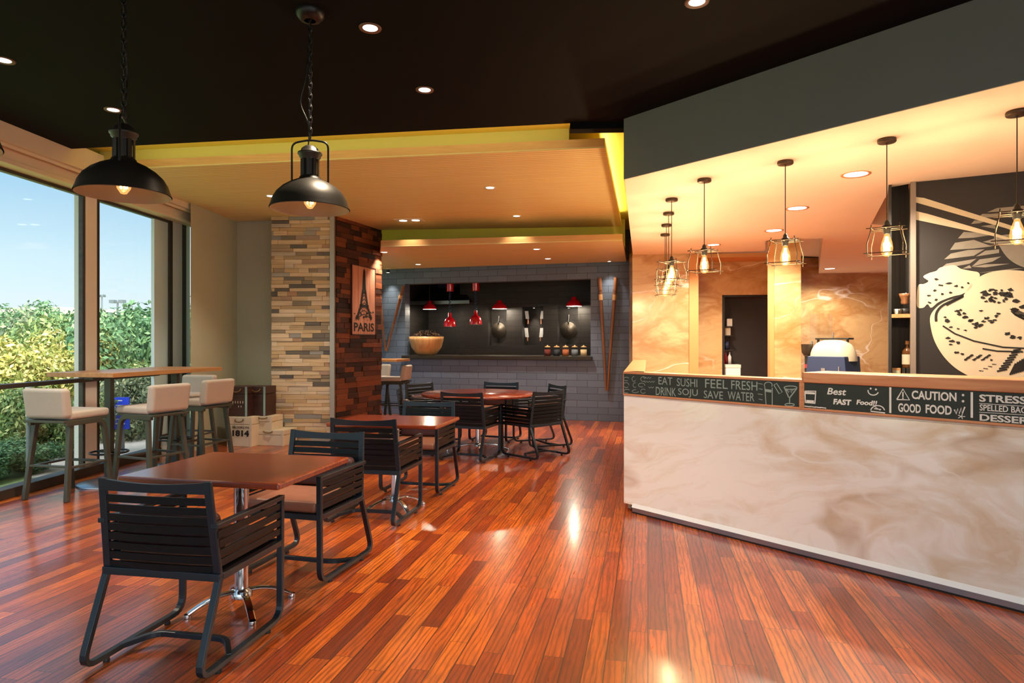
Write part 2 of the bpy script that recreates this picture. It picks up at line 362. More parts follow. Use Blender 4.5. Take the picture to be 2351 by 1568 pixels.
class MB:
    def __init__(s): s.v = []; s.f = []; s.sm = []; s.r = []
    def add(s, vs, fs, smooth=False, r=0.0):
        k = len(s.v); s.v += [tuple(v) for v in vs]
        for f in fs: s.f.append(tuple(i + k for i in f)); s.sm.append(smooth); s.r.append(r)
        return s
    def box(s, x0, x1, y0, y1, z0, z1, r=0.0):
        return s.add([(x0, y0, z0), (x1, y0, z0), (x1, y1, z0), (x0, y1, z0), (x0, y0, z1), (x1, y0, z1), (x1, y1, z1), (x0, y1, z1)],
                     [(3, 2, 1, 0), (4, 5, 6, 7), (0, 1, 5, 4), (1, 2, 6, 5), (2, 3, 7, 6), (3, 0, 4, 7)], False, r)
    def hexa(s, pts): return s.add(pts, [(3, 2, 1, 0), (4, 5, 6, 7), (0, 1, 5, 4), (1, 2, 6, 5), (2, 3, 7, 6), (3, 0, 4, 7)])
    def bar(s, p, q, w, h, side=(1, 0, 0)): return s.psweep([p, q], side, w, h)
    def psweep(s, path, side, w, h):
        P = [Vector(p) for p in path]; sd = Vector(side).normalized(); vs = []; n = len(P)
        for i in range(n):
            t = (P[min(i + 1, n - 1)] - P[max(i - 1, 0)]).normalized(); nn = t.cross(sd).normalized(); s2 = nn.cross(t)
            vs += [P[i] - s2 * w / 2 - nn * h / 2, P[i] + s2 * w / 2 - nn * h / 2, P[i] + s2 * w / 2 + nn * h / 2, P[i] - s2 * w / 2 + nn * h / 2]
        fs = [(0, 1, 2, 3)] + [(4 * (n - 1) + 3, 4 * (n - 1) + 2, 4 * (n - 1) + 1, 4 * (n - 1))]
        for i in range(n - 1):
            for j in range(4): a, b = 4 * i + j, 4 * i + (j + 1) % 4; fs.append((b, a, a + 4, b + 4))
        return s.add(vs, fs, False)
    def tube(s, path, r, n=8, closed=False, r2=None):
        P = [Vector(p) for p in path]; N = len(P); vs = []; up = None
        for i in range(N):
            t = (P[(i + 1) % N] - P[i - 1]) if closed else (P[min(i + 1, N - 1)] - P[max(i - 1, 0)])
            t.normalize()
            if up is None: up = Vector((0, 0, 1)) if abs(t.z) < .9 else Vector((1, 0, 0))
            a = t.cross(up).normalized(); up = a.cross(t).normalized()
            rr = r if r2 is None else r + (r2 - r) * i / (N - 1)
            vs += [P[i] + (a * math.cos(2 * math.pi * j / n) + up * math.sin(2 * math.pi * j / n)) * rr for j in range(n)]
        fs = []
        for i in range(N if closed else N - 1):
            for j in range(n):
                a, b = i * n + j, i * n + (j + 1) % n; c, d = ((i + 1) % N) * n + (j + 1) % n, ((i + 1) % N) * n + j
                fs.append((a, b, c, d))
        s.add(vs, fs, True)
        if not closed: s.add(vs[:n], [tuple(range(n))]); s.add(vs[-n:], [tuple(range(n))[::-1]])
        return s
    def lathe(s, prof, n=28, c=(0, 0, 0), smooth=True):
        vs = []
        for r, z in prof:
            vs += [(c[0] + r * math.cos(2 * math.pi * j / n), c[1] + r * math.sin(2 * math.pi * j / n), c[2] + z) for j in range(n)]
        fs = []
        for i in range(len(prof) - 1):
            for j in range(n):
                a, b = i * n + j, i * n + (j + 1) % n; fs.append((a, b, b + n, a + n))
        s.add(vs, fs, smooth)
        return s
    def prism(s, poly, z0, z1):
        n = len(poly); a = sum(poly[i][0] * poly[(i + 1) % n][1] - poly[(i + 1) % n][0] * poly[i][1] for i in range(n))
        if a < 0: poly = poly[::-1]
        vs = [(p[0], p[1], z0) for p in poly] + [(p[0], p[1], z1) for p in poly]
        return s.add(vs, [tuple(range(n))[::-1], tuple(range(n, 2 * n))] + [(i, (i + 1) % n, (i + 1) % n + n, i + n) for i in range(n)])
    def flat(s, poly, y):                                           # a painted shape on a vertical plane facing local -y
        n = len(poly); a = sum(poly[i][0] * poly[(i + 1) % n][1] - poly[(i + 1) % n][0] * poly[i][1] for i in range(n))
        if a < 0: poly = poly[::-1]
        return s.add([(p[0], y, p[1]) for p in poly], [tuple(range(n))])
    def stroke(s, pts, w, y):
        P = [Vector((p[0], p[1])) for p in pts]; n = len(P); vs = []
        for i in range(n):
            t = (P[min(i + 1, n - 1)] - P[max(i - 1, 0)]).normalized(); q = Vector((-t.y, t.x)) * w / 2
            a, b = P[i] - q, P[i] + q; vs += [(a.x, y, a.y), (b.x, y, b.y)]
        return s.add(vs, [(2 * i, 2 * i + 2, 2 * i + 3, 2 * i + 1) for i in range(n - 1)])
    def ball(s, c, r, n=12, sc=(1, 1, 1)):
        vs = [(c[0], c[1], c[2] - r * sc[2])]; m = max(n // 2, 4)
        for i in range(1, m):
            a = math.pi * i / m - math.pi / 2
            vs += [(c[0] + r * sc[0] * math.cos(a) * math.cos(2 * math.pi * j / n), c[1] + r * sc[1] * math.cos(a) * math.sin(2 * math.pi * j / n), c[2] + r * sc[2] * math.sin(a)) for j in range(n)]
        vs.append((c[0], c[1], c[2] + r * sc[2])); L = len(vs) - 1; fs = []
        for j in range(n): fs.append((0, 1 + (j + 1) % n, 1 + j)); fs.append((L, L - n + j, L - n + (j + 1) % n))
        for i in range(m - 2):
            for j in range(n): a, b = 1 + i * n + j, 1 + i * n + (j + 1) % n; fs.append((a, b, b + n, a + n))
        return s.add(vs, fs, True)
    def text(s, txt, x0, x1, z0, z1, y, bold=.0, shear=0.):
        cu = bpy.data.curves.new('lettering', 'FONT'); cu.body = txt; cu.offset = bold; cu.shear = shear; cu.resolution_u = 3
        o = bpy.data.objects.new('lettering', cu); COL.objects.link(o)
        me = bpy.data.meshes.new_from_object(o.evaluated_get(bpy.context.evaluated_depsgraph_get()))
        bpy.data.objects.remove(o); bpy.data.curves.remove(cu)
        V = [v.co.copy() for v in me.vertices]
        a, b = min(v.x for v in V), max(v.x for v in V); c, d = min(v.y for v in V), max(v.y for v in V)
        s.add([(x0 + (v.x - a) / (b - a) * (x1 - x0), y, z0 + (v.y - c) / (d - c) * (z1 - z0)) for v in V], [tuple(p.vertices) for p in me.polygons])
        bpy.data.meshes.remove(me); return s
    def mesh(s, name, m, attr=False):
        me = bpy.data.meshes.new(name); me.from_pydata(s.v, [], s.f); me.materials.append(m)
        me.polygons.foreach_set('use_smooth', s.sm)
        if attr:
            at = me.attributes.new('rnd', 'FLOAT', 'FACE'); at.data.foreach_set('value', s.r)
        me.update(); return me
    def build(s, name, m, parent=None, loc=(0, 0, 0), rotz=0., bev=0., seg=2, attr=False, weld=False, sub=0):
        o = bpy.data.objects.new(name, s.mesh(name, M[m] if isinstance(m, str) else m, attr)); COL.objects.link(o)
        o.location = loc; o.rotation_euler = (0, 0, rotz)
        if parent: o.parent = parent
        if bev:
            b = o.modifiers.new('bevel', 'BEVEL'); b.width = bev; b.segments = seg; b.limit_method = 'ANGLE'; b.angle_limit = math.radians(40)
        if sub:
            q = o.modifiers.new('subdivision', 'SUBSURF'); q.levels = sub; q.render_levels = sub
        return o


def tag(o, label=None, cat=None, group=None, kind=None):
    if label: o['label'] = label
    if cat: o['category'] = cat
    if group: o['group'] = group
    if kind: o['kind'] = kind
    return o


def thing(name, label, cat, loc=(0, 0, 0), rotz=0., group=None):
    o = bpy.data.objects.new(name, None); COL.objects.link(o); o.location = loc; o.rotation_euler = (0, 0, rotz); o.empty_display_size = .1
    return tag(o, label, cat, group)


def struct(name, mb, m, parent=None, **kw):
    o = mb.build(name, m, parent, **kw)
    if not parent: o['kind'] = 'structure'
    return o


def dup(root, loc=None, rotz=None, label=None, group=None, z=None):
    r = root.copy(); COL.objects.link(r)
    if loc is not None: r.location = loc
    if rotz is not None: r.rotation_euler = (0, 0, rotz)
    if label: r['label'] = label
    if group: r['group'] = group
    for ch in list(root.children):
        c = ch.copy(); COL.objects.link(c); c.parent = r
        for g_ in list(ch.children):
            d = g_.copy(); COL.objects.link(d); d.parent = c
    return r


# ================================================================ THE SETTING
def cpoly(*pts): return [W2(*p) for p in pts]


def local(fr, w):
    q = Vector(w) - fr.p; return (q.dot(fr.d), q.dot(fr.b))


FRC = Fr(W2(.895, 5.24), W2(2.547, 3.255))                          # counter front and bulkhead above it
FB = Fr(W2(.945, 11.31), W2(1.876, 11.03))                          # grey block wall at the end
FW = Fr(W2(-4.83, -2.0), W2(-4.262, 8.1))                           # window wall
FM = Fr(W2(3.285, 5.32), W2(3.90, 4.98))                            # black mural wall
FK = Fr(PXZ(1452, 9.76), PXZ(1582, 9.67))                           # marble wall behind the counter
kx, ky = FRC.p.x, FRC.p.y

struct('floor', MB().prism(cpoly((-4.88, -4.0), (-4.262, 8.1), (-4.26, 9.3), (-4.3, 13.2), (12, 11.5), (9.5, -3.0)), -.1, 0), 'floor')
L0a, L0b = PH(160, 342, 3.136), PH(1309, 283, 3.136)
kc = local(FRC, (0, 0))
struct('ceiling', MB().prism([L0a, L0b, PH(1434, 281, 3.136), FRC.pt(0.02, .05)[:2], FRC.pt(7.5, .05)[:2], W2(7, -4), W2(-5.2, -4), W2(-4.75, 3.0), W2(-4.6, 5.6)], 3.136, 3.24), 'black')
fb_ = Fr(L0b, PH(1436, 281, 3.136))
struct('trim_1', MB().box(0, fb_.len, -.01, .1, 3.085, 3.136), 'black', loc=fb_.loc, rotz=fb_.rot)
struct('ceiling_cove', MB().prism(cpoly((-4.5, 4.9), (1.0, 4.6), (2.3, 11.5), (-4.6, 13.2)), 3.24, 3.3), 'yellow')
struct('roof', MB().prism(cpoly((-5.6, -5.0), (-4.8, 13.6), (13, 12.5), (11, -4.5)), 3.3, 3.4), 'black')
# hanging oak ceilings
FS = Fr(PH(205, 392, 3.05), PH(1390, 339, 3.05))
sp1 = [local(FS, PH(*q, 3.05)) for q in ((1390, 339), (1428, 520), (800, 529), (700, 503), (542, 509))] + [(0, 0)]
slab = struct('ceiling_oak', MB().prism(sp1, 3.05, 3.062), 'slat', loc=FS.loc, rotz=FS.rot)
ins = [(p[0] * .999, p[1] + .0005) for p in sp1]
struct('ceiling_edge', MB().prism(ins, 3.062, 3.135), 'slab_edge', slab)
struct('trim_2', MB().box(.1, sp1[0][0] - .32, .02, .06, 3.135, 3.24), 'olive', loc=FS.loc, rotz=FS.rot)
FS2 = Fr(PH(874.5, 566.6, 2.7), PH(1429, 552.4, 2.7))
sp2 = [(0, 0), (FS2.len, 0), local(FS2, PXZ(1438, 10.98)), local(FS2, PXZ(866, 12.2))]
FY = Fr(PXZ(860, 10.9), PXZ(1420, 10.1))
struct('trim_8', MB().box(-.2, FY.len + .1, 0, .04, 2.79, 3.24), 'yellow', loc=FY.loc, rotz=FY.rot)
slab2 = struct('ceiling_oak', MB().prism(sp2, 2.7, 2.712), 'slat', loc=FS2.loc, rotz=FS2.rot)
struct('ceiling_edge', MB().prism(sp2, 2.712, 2.79), 'slab_edge', slab2)
# bulkhead over the counter and the plaster ceiling behind it
struct('wall_bulkhead', MB().box(0, 7.5, .0, .12, 2.653, 3.3), 'slate', loc=FRC.loc, rotz=FRC.rot)
struct('wall_bulkhead', MB().box(kx, kx + .1, ky + .06, ky + 4.9, 2.653, 3.3), 'yellow')
H = 2.65
cc = [FRC.pt(0.004, .004)[:2], PH(1453, 587, H), PH(1757, 576, H), PH(1757, 553, H), PH(1841, 550, H), PH(1889, 547, H), PH(1879, 630, H), PH(2075, 625, H),
      PH(2070, 519, H), PH(2000, 515, H), PH(2045, 430, H), FM.pt(0, .02)[:2], FM.pt(3.2, .02)[:2], FRC.pt(7.4, .004)[:2]]
struct('ceiling_plaster', MB().prism(cc, H, 2.95), 'cream')
struct('ceiling_plaster', MB().prism(cpoly((1.1, 5.5), (2.3, 11.4), (8.5, 13.), (9., 1.5), (6., -.6)), 2.95, 3.0), 'cream')
# end wall with the kitchen hatch
hu0, hu1, hz0, hz1 = FB.u(930), FB.u(1356), 1.10, 2.43
struct('wall_back', MB().box(-4.6, hu0, 0, .2, 0, 3.3).box(hu1, FB.u(1500), 0, .2, 0, 3.3).box(hu0, hu1, 0, .2, 0, hz0 - .06).box(hu0, hu1, 0, .2, hz1, 3.3), 'block', loc=FB.loc, rotz=FB.rot)
b1, b2 = 1.0, 1.7
ks = FB.u(1058, b1)
nich = []
for x0, x1 in ((1121, 1163), (1199, 1247), (1280, 1327)):
    a, b = FB.u(x0, b1), FB.u(x1, b1); nich.append((a, b, FB.hit(x0, 793, b1)[1], FB.hit(x1, 705, b1)[1]))
kw = MB(); zz0, zz1 = nich[0][2], nich[0][3]
kw.box(ks, hu1 + .25, b1, b1 + .02, 1.0, zz0); kw.box(ks, hu1 + .25, b1, b1 + .02, zz1, 2.6)
prev = ks
for a, b, z0, z1 in nich:
    kw.box(prev, a, b1, b1 + .02, zz0, zz1); kw.box(a, b, b1 + .2, b1 + .22, zz0, zz1)
    kw.box(a - .01, a, b1 + .02, b1 + .2, zz0, zz1).box(b, b + .01, b1 + .02, b1 + .2, zz0, zz1).box(a, b, b1 + .02, b1 + .2, zz1, zz1 + .01).box(a, b, b1 + .02, b1 + .2, zz0 - .01, zz0)
    prev = b
kw.box(prev, hu1 + .25, b1, b1 + .02, zz0, zz1)
kw.box(ks - .02, ks, b1, b2, 1.0, 2.6).box(hu0 - .3, ks, b2, b2 + .02, 1.0, 2.6).box(hu0 - .3, hu0 - .28, .2, b2, 1.0, 2.6).box(hu1 + .25, hu1 + .27, .2, b1, 1.0, 2.6)
struct('wall_kitchen', kw, 'dblock', loc=FB.loc, rotz=FB.rot)
struct('ceiling_kitchen', MB().box(hu0 - .3, hu1 + .3, .2, b2 + .02, 2.6, 2.65), 'dark', loc=FB.loc, rotz=FB.rot)
struct('trim_3', MB().box(hu0 - .03, hu1 + .03, -.09, .35, hz0 - .06, hz0).box(hu0 - .3, hu1 + .3, .35, b2, hz0 - .06, hz0), 'lamp', loc=FB.loc, rotz=FB.rot, bev=.004)
struct('wall_back', MB().prism(cpoly((1.9, 11.2), (3, 12.75), (13, 12.75), (13, 12.95), (2.8, 12.95), (1.8, 11.3)), 0, 3.3), 'beige')
# shell that closes the rest of the building, with rear glazing added for daylight
FRr = Fr(W2(9.5, -3.6), W2(-5.0, -4.1))
rw = struct('added_rear_glazing', MB().box(0, 14.5, -.05, .05, 0, .1).box(0, 14.5, -.05, .05, 2.9, 3.3), 'frame', loc=FRr.loc, rotz=FRr.rot)
for k in range(7): struct('mullion', MB().box(k * 2.4, k * 2.4 + .1, -.05, .05, .1, 2.9), 'mull', rw)
struct('pane', MB().box(.02, 14.5, 0, .008, .1, 2.9), 'glass', rw)
struct('wall_right', MB().prism(cpoly((9.3, -3.8), (12.2, 11.6), (12.6, 11.6), (9.8, -4.0)), 0, 3.3), 'beige')
# marble back bar
u1582, u1602, u1768 = FK.u(1582), FK.u(1603), FK.u(1770)
struct('wall_marble', MB().box(0, u1582, 0, .7, 0, 2.95), 'litmarble', loc=FK.loc, rotz=FK.rot)
rb = .55
v0, v1, v2 = FK.u(1596, rb), FK.u(1658, rb), FK.u(1790, rb)
dz = FK.hit(1700, 677, rb)[1]
struct('wall_recess', MB().box(v0, v1, rb, rb + .15, 0, 2.7).box(v1, v2, rb, rb + .15, dz, 2.7), 'litmarble', loc=FK.loc, rotz=FK.rot)
struct('trim_4', MB().box(u1582, u1602, -.02, rb, 0, H).box(u1602, u1768, -.02, rb, 2.592, H), 'ochre', loc=FK.loc, rotz=FK.rot)
dr = struct('door_1', MB().box(v1, v1 + .04, rb + .02, rb + .2, 0, dz).box(v1, v2, rb + .02, rb + .2, dz - .03, dz - .001), 'dark', loc=FK.loc, rotz=FK.rot)
struct('door_leaf', MB().box(v1 + .04, v2, rb + .62, rb + .66, 0, dz + .4), 'doorm', dr)
struct('wall_store', MB().box(v1 - .5, v1 - .45, rb + .16, rb + .62, 0, 2.7).box(v1 - .5, v1 + .1, rb + .62, rb + .68, 0, 2.7), 'doorm', loc=FK.loc, rotz=FK.rot)
FC = Fr(PXZ(1778, 8.3), PXZ(1839, 8.24))
col_ = struct('wall_column', MB().box(0, FC.len, 0, .16, 0, 2.95), 'litmarble', loc=FC.loc, rotz=FC.rot)
struct('trim_5', MB().box(FC.u(1768), -.001, .01, .16, 0, 2.95), 'ochre', loc=FC.loc, rotz=FC.rot)
FR_ = Fr(PXZ(1790, 12.5), PXZ(2120, 12.2))
struct('wall_marble', MB().box(-.5, FR_.len + .8, 0, .2, 0, 2.95), 'litmarble', loc=FR_.loc, rotz=FR_.rot)
# black mural wall, its grey end post and the tall shelf niche beside it
u2041, u2047, u2090, u2103 = FM.u(2040), FM.u(2047), FM.u(2090), 0.0
struct('wall_mural', MB().box(0, 3.3, 0, .3, 0, H), 'mural', loc=FM.loc, rotz=FM.rot)
struct('trim_6', MB().box(u2090, -.001, -.03, .3, 0, H), 'greypost', loc=FM.loc, rotz=FM.rot)
nb = MB().box(u2041, u2090, .27, .3, 0, 2.9).box(u2041, u2047, 0, .27, 0, 2.9)
for i in range(5): nb.box(u2047 + .034 * i, u2047 + .034 * i + .003, .262, .27, 0, 2.9)
struct('wall_niche', nb, 'mural', loc=FM.loc, rotz=FM.rot)
# plastered return beside the windows
struct('wall_left', MB().prism(cpoly((-3.93, 8.0), (-3.90, 9.28), (-3.0, 9.1), (-3.0, 9.5), (-4.35, 9.6), (-4.235, 8.72)), 0, 3.24), 'beige')
# clad pillar
pA, pB, pC = PXZ(625, 8.9), PXZ(768, 8.86), PXZ(873, 9.98)
pD = (pA[0] + pC[0] - pB[0], pA[1] + pC[1] - pB[1])
pil = struct('pillar', MB().prism([pA, pB, pC, pD], 0, 3.2), 'grout')


def cladding(fr, u0, u1, rowh, lens, seed, name, m):
    rg = random.Random(seed); mb = MB(); z = .0
    while z < 3.19:
        h = rowh * rg.uniform(.8, 1.2); u = u0 - rg.uniform(0, lens[1]) * .6
        while u < u1:
            l = rg.uniform(*lens); a, b = max(u, u0), min(u + l, u1)
            if b - a > .01:
                mb.box(a, b - .002, -.018 - rg.random() * .02, .002, z, min(z + h - .002, 3.2), rg.random())
            u += l
        z += h
    o = mb.build(name, m, None, fr.loc, fr.rot, bev=.002, seg=1, attr=True); o['kind'] = 'structure'; return o


FPf, FPr = Fr(pA, pB), Fr(pB, pC)
cl1 = cladding(FPf, 0, FPf.len - .05, .056, (.12, .40), 5, 'pillar_cladding', 'stone')
cl2 = cladding(FPr, .01, FPr.len, .07, (.14, .46), 9, 'pillar_cladding', 'brownwood')
struct('pillar_trim', MB().box(FPf.len - .05, FPf.len + .012, -.05, .03, 0, 3.2), 'trimsteel', loc=FPf.loc, rotz=FPf.rot, bev=.003)
# ---------------------------------------------------------------- window wall
def wu(px): return FW.u(px)


win = struct('window_1', MB().box(-2, wu(358), -.07, .07, 0, .085).box(-2, wu(358), -.05, .05, .945, .985).box(-2, wu(436), -.0, .06, 2.83, 2.86), 'frame', loc=FW.loc, rotz=FW.rot, bev=.004)
m0, m1 = wu(196), wu(222)
mw = m1 - m0
for k, u in enumerate((m0, m0 - 2.25, m0 - 4.5, m0 - 6.75)):
    struct('mullion', MB().box(u, u + mw, -.004, .12, 0, 2.86), 'mull', win, bev=.003)
    struct('mullion_gasket', MB().box(u - .03, u, .0, .05, 0, 2.86).box(u + mw, u + mw + .045, .0, .05, 0, 2.86), 'frame', win)
ed = [-2, m0 - 6.75, m0 - 4.5, m0 - 2.25, m0, wu(392)]
for a, b in zip(ed[:-1], ed[1:]):
    struct('pane', MB().box(a + mw + .03, b - .03, .0, .008, .08, 2.82), 'glass', win)
jam = struct('window_2', MB().box(wu(389), wu(396), -.004, .06, 0, 2.86).box(wu(418), wu(427), -.004, .06, 0, 2.86), 'frame', loc=FW.loc, rotz=FW.rot)
struct('jamb', MB().box(wu(396), wu(418), -.002, .05, 0, 2.86), 'mull', jam)
struct('jamb', MB().box(wu(427), wu(436), -.002, .05, 0, 2.86), 'pale', jam)
struct('pale_fin', MB().box(wu(358), wu(389), .02, .06, 0, 2.86), 'pale', jam)
pel = struct('trim_7', MB().box(-2, 11.0, -.30, .02, 2.985, 3.2).box(-2, 11.0, -.26, -.24, 2.955, 2.985), 'pelmet', loc=FW.loc, rotz=FW.rot, bev=.004)
struct('blind_housing', MB().box(-2, wu(436), -.17, .04, 2.86, 2.985).box(-2, wu(436), -.19, -.165, 2.845, 2.885), 'pelmet', pel, bev=.004)
# far glazing beyond the pillar, seen only as the daylight it lets in
struct('window_3', MB().prism(cpoly((-4.31, 9.6), (-4.27, 9.6), (-4.27, 13.0), (-4.31, 13.0)), 0, .1).prism(cpoly((-4.31, 9.6), (-4.27, 9.6), (-4.27, 13.0), (-4.31, 13.0)), 2.9, 3.3), 'frame')

# ================================================================ LIGHT FITTINGS
WARM, WARM2, DAY = (1.0, .85, .66), (1.0, .84, .64), (1.0, .90, .78)
CEIL = {}


def downlight(px, py, h, label, power, r=.042, col=WARM2, size=100, group='recessed downlights', rim='cream', tilt=None):
    x, y = PH(px, py, h)
    t = thing('downlight', label, 'ceiling light', (x, y, h), 0, group)
    MB().lathe([(r, -.001), (r + .02, -.006), (r + .022, .0)], 24).build('trim_ring', rim, t)
    MB().lathe([(0.0001, -.002), (r, -.002)], 24).build('lens', 'lens', t)
    light('SPOT', 'downlight_beam', (0, 0, -.02), power, col, (0, 0, 0), t, spot_size=math.radians(size), spot_blend=.7, shadow_soft_size=.05)
    return t


PW = 130
for px, py, w in ((850, 64, 'beside the chain of the second dome pendant'), (975, 206, 'halfway to the oak ceiling'), (260, 252, 'above the first dome pendant shade'),
                  (1600, 4, 'near the bulkhead over the counter'), (8, 138, 'by the window pelmet')):
    downlight(px, py, 3.136, 'round recessed downlight in the black ceiling, ' + w, PW, group='downlights in the black ceiling', rim='lampin')
for px, py, w in ((622, 450, 'beside the second dome pendant shade'), (1125, 431, 'in the middle of the slatted panel'), (1186, 496, 'near its back edge'), ):
    downlight(px, py, 3.05, 'small recessed downlight in the front oak ceiling, ' + w, PW * (.6 if px != 1186 else .15), .045, group='downlights in the front oak ceiling', rim='white')
for px, py, w in ((882, 579, 'by the clad pillar'), (960, 607, 'over the smaller bamboo V'), (1232, 572, 'above the woks'), (1258, 594, 'above the glass jars')):
    downlight(px, py, 2.70, 'small recessed downlight in the rear oak ceiling, ' + w, PW * .8, .045, group='downlights in the rear oak ceiling', rim='white')
for px, py, w, r in ((1965, 400, 'largest one, in front of the mural', .085), (1830, 478, 'between the second and third cage pendants', .085), (1777, 529, 'in front of the marble column', .085), (1638, 562, 'above the recessed doorway', .075)):
    downlight(px, py, 2.65, 'added fill light in the peach plaster ceiling, ' + w, 190, r, WARM, 150, 'downlights in the plaster ceiling', 'ochre')
for px, py, w in ((2240, 560, 'hidden behind the mural wall'), (1905, 640, 'over the domed oven')):  # two extra lamps, added to brighten the rear marble wall
    x, y = PXZ(px, 9.4 if px > 2000 else 11.6)
    t = thing('downlight', 'added fill light in the peach plaster ceiling, ' + w, 'ceiling light', (x, y, 2.95 if px > 2000 else 2.65), 0, 'downlights in the plaster ceiling')
    MB().lathe([(.085, -.001), (.105, -.006), (.107, .0)], 24).build('trim_ring', 'ochre', t)
    MB().lathe([(.0001, -.002), (.085, -.002)], 24).build('lens', 'lens', t)
    light('SPOT', 'downlight_beam', (0, 0, -.02), 150, WARM, (0, 0, 0), t, spot_size=math.radians(160), spot_blend=.7, shadow_soft_size=.05)
# twin square fitting in the oak ceiling
x, y = PH(940, 505, 3.05)
tw = thing('twin_downlight', 'white rectangular twin downlight in the front oak ceiling beside the pillar', 'ceiling light', (x, y, 3.05), FS.rot)
MB().box(-.2, .2, -.1, .1, -.008, 0).build('frame', 'white', tw, bev=.003)
for sx in (-.09, .09): MB().lathe([(.0001, -.010), (.055, -.010)], 20, (sx, 0, 0)).build('lens', 'lens', tw)
light('SPOT', 'twin_beam', (0, 0, -.03), PW * .15, WARM2, (0, 0, 0), tw, spot_size=math.radians(100), spot_blend=.7, shadow_soft_size=.08)
# wall washers over the two pairs of bamboo poles
for px, w in ((1402, 'right of the kitchen hatch'), (900, 'left of the kitchen hatch')):
    u = FB.u(px); x, y, _ = FB.pt(u, -.16)
    t = thing('wall_washer', 'small spotlight washing the grey block wall, ' + w, 'ceiling light', (x, y, 2.69 if px < 1000 else 2.75), 0, 'wall washers over the bamboo poles')
    MB().lathe([(.03, 0), (.035, -.05), (.03, -.055)], 16).build('barrel', 'dark', t)
    MB().lathe([(.0001, -.0555), (.028, -.0555)], 16).build('lens', 'lens', t)
    light('SPOT', 'wall_beam', (0, 0, -.07), 26, WARM, (0, 0, 0), t, spot_size=math.radians(75), spot_blend=.8, shadow_soft_size=.03)
# cove strips that make the yellow glow
YEL = (1.0, .90, .45)


def strip(name, a, b, z, power, aim, w=.04):
    """a linear LED between two ground points; aim is the direction it faces"""
    a, b = Vector((*a, z)), Vector((*b, z)); d = (b - a); n = Vector(aim).normalized(); xx = d.normalized(); zz = -n; yy = zz.cross(xx).normalized(); zz = xx.cross(yy)
    L = light('AREA', name, (a + b) / 2, power, YEL, shape='RECTANGLE', size=d.length, size_y=w)
    L.rotation_euler = Matrix((xx, yy, zz)).transposed().to_euler(); return L


fd = Vector((FS.b.x, FS.b.y, 0))
q0, q1 = Vector(L0a) + Vector((.3, .03)), Vector(L0b) + FS.b * .03
strip('cove_strip', q0, q1, 3.17, 6, fd * .7 + Vector((0, 0, 1)))
r0, r1 = PH(1392, 345, 3.05), PH(1427, 515, 3.05)
strip('cove_strip', (r0[0] - .04, r0[1] + .1), (r1[0] - .04, r1[1]), 3.17, 6, (1, 0, .6))
e0, e1 = PH(900, 526, 3.05), PH(1425, 519, 3.05)
strip('cove_strip', (e0[0], e0[1] + .03), (e1[0], e1[1] + .03), 3.12, 8, (.1, 1, -.35))

# ================================================================ DOME PENDANTS
def dome_pendant(loc, label, top, yaw=0.):
    t = thing('dome_pendant', label, 'pendant lamp', loc, yaw, 'black dome pendants on chains')   # origin in the middle of the shade's rim
    R = .205
    prof = [(R + .006, -.006), (R + .004, .0), (R - .003, .018), (R * .945, .045), (R * .85, .078), (R * .70, .108), (R * .52, .132), (R * .36, .147), (.058, .155), (.054, .166)]
    inn = [(a - .004, z - .003) for a, z in prof[::-1][1:]]
    MB().lathe(prof, 48).build('shade', 'lamp', t)
    MB().lathe(inn, 48).build('lining', 'lampin', t)
    MB().lathe([(.056, .150), (.05, .165), (.042, .172), (.042, .178)], 28).build('collar', 'lamp', t)
    g = MB()
    for k in range(9):
        a = 2 * math.pi * k / 9; g.bar((.046 * math.cos(a), .046 * math.sin(a), .17), (.046 * math.cos(a), .046 * math.sin(a), .262), .018, .006, (-math.sin(a), math.cos(a), 0))
    g.lathe([(.036, .17), (.036, .262)], 20)
    g.build('slotted_neck', 'lamp', t)
    MB().lathe([(.048, .258), (.05, .266), (.056, .272), (.058, .283), (.064, .288), (.064, .297), (.05, .303), (.045, .318), (.026, .334), (.001, .340)], 32).build('cap', 'lamp', t)
    MB().tube(fillet([(-.10, 0, .125), (-.10, 0, .352), (0, 0, .368), (.10, 0, .352), (.10, 0, .125)], .035, 5), .0055, 8).build('bail', 'blackmetal', t)
    MB().lathe([(.02, .10), (.022, .15), (.018, .17)], 16).build('socket', 'brass', t)
    b = MB().lathe([(.0001, -.006), (.014, -.002), (.030, .022), (.034, .046), (.028, .075), (.016, .105)], 18).build('bulb', 'bulbglass', t)
    f = MB()
    for k in range(5):
        a = 2 * math.pi * k / 5; f.tube([(.005 * math.cos(a), .005 * math.sin(a), .09), (.017 * math.cos(a + .3), .017 * math.sin(a + .3), .022), (.006 * math.cos(a + .7), .006 * math.sin(a + .7), .075)], .0028, 5)
    f.build('filament', 'filament', b)
    light('POINT', 'bulb_glow', (0, 0, .055), .9, WARM, parent=t, shadow_soft_size=.02)
    ch = MB(); z = .366; k = 0
    while z < top - .04:
        L, W = .022, .010; pts = []
        for j in range(10):
            a = 2 * math.pi * j / 10; u, w = W * math.cos(a), L * math.sin(a)
            pts.append((u, 0, z + L * .8 + w) if k % 2 else (0, u, z + L * .8 + w))
        ch.tube(pts, .0035, 5, True); z += .031; k += 1
    ch.build('chain', 'blackmetal', t)
    c = MB(); cp = []
    n = 24
    for j in range(n + 1):
        s = j / n; cp.append((-.012 - .045 * math.exp(-((s - .33) / .13) ** 2) + .01 * math.sin(9 * s), .006, .34 + s * (top - .36)))
    c.tube(cp, .0035, 6).build('cable', 'blackmetal', t)
    MB().lathe([(.03, top - .05), (.055, top - .045), (.075, top - .02), (.078, top - .004), (.078, top)], 28).build('canopy', 'blackmetal', t)
    return t


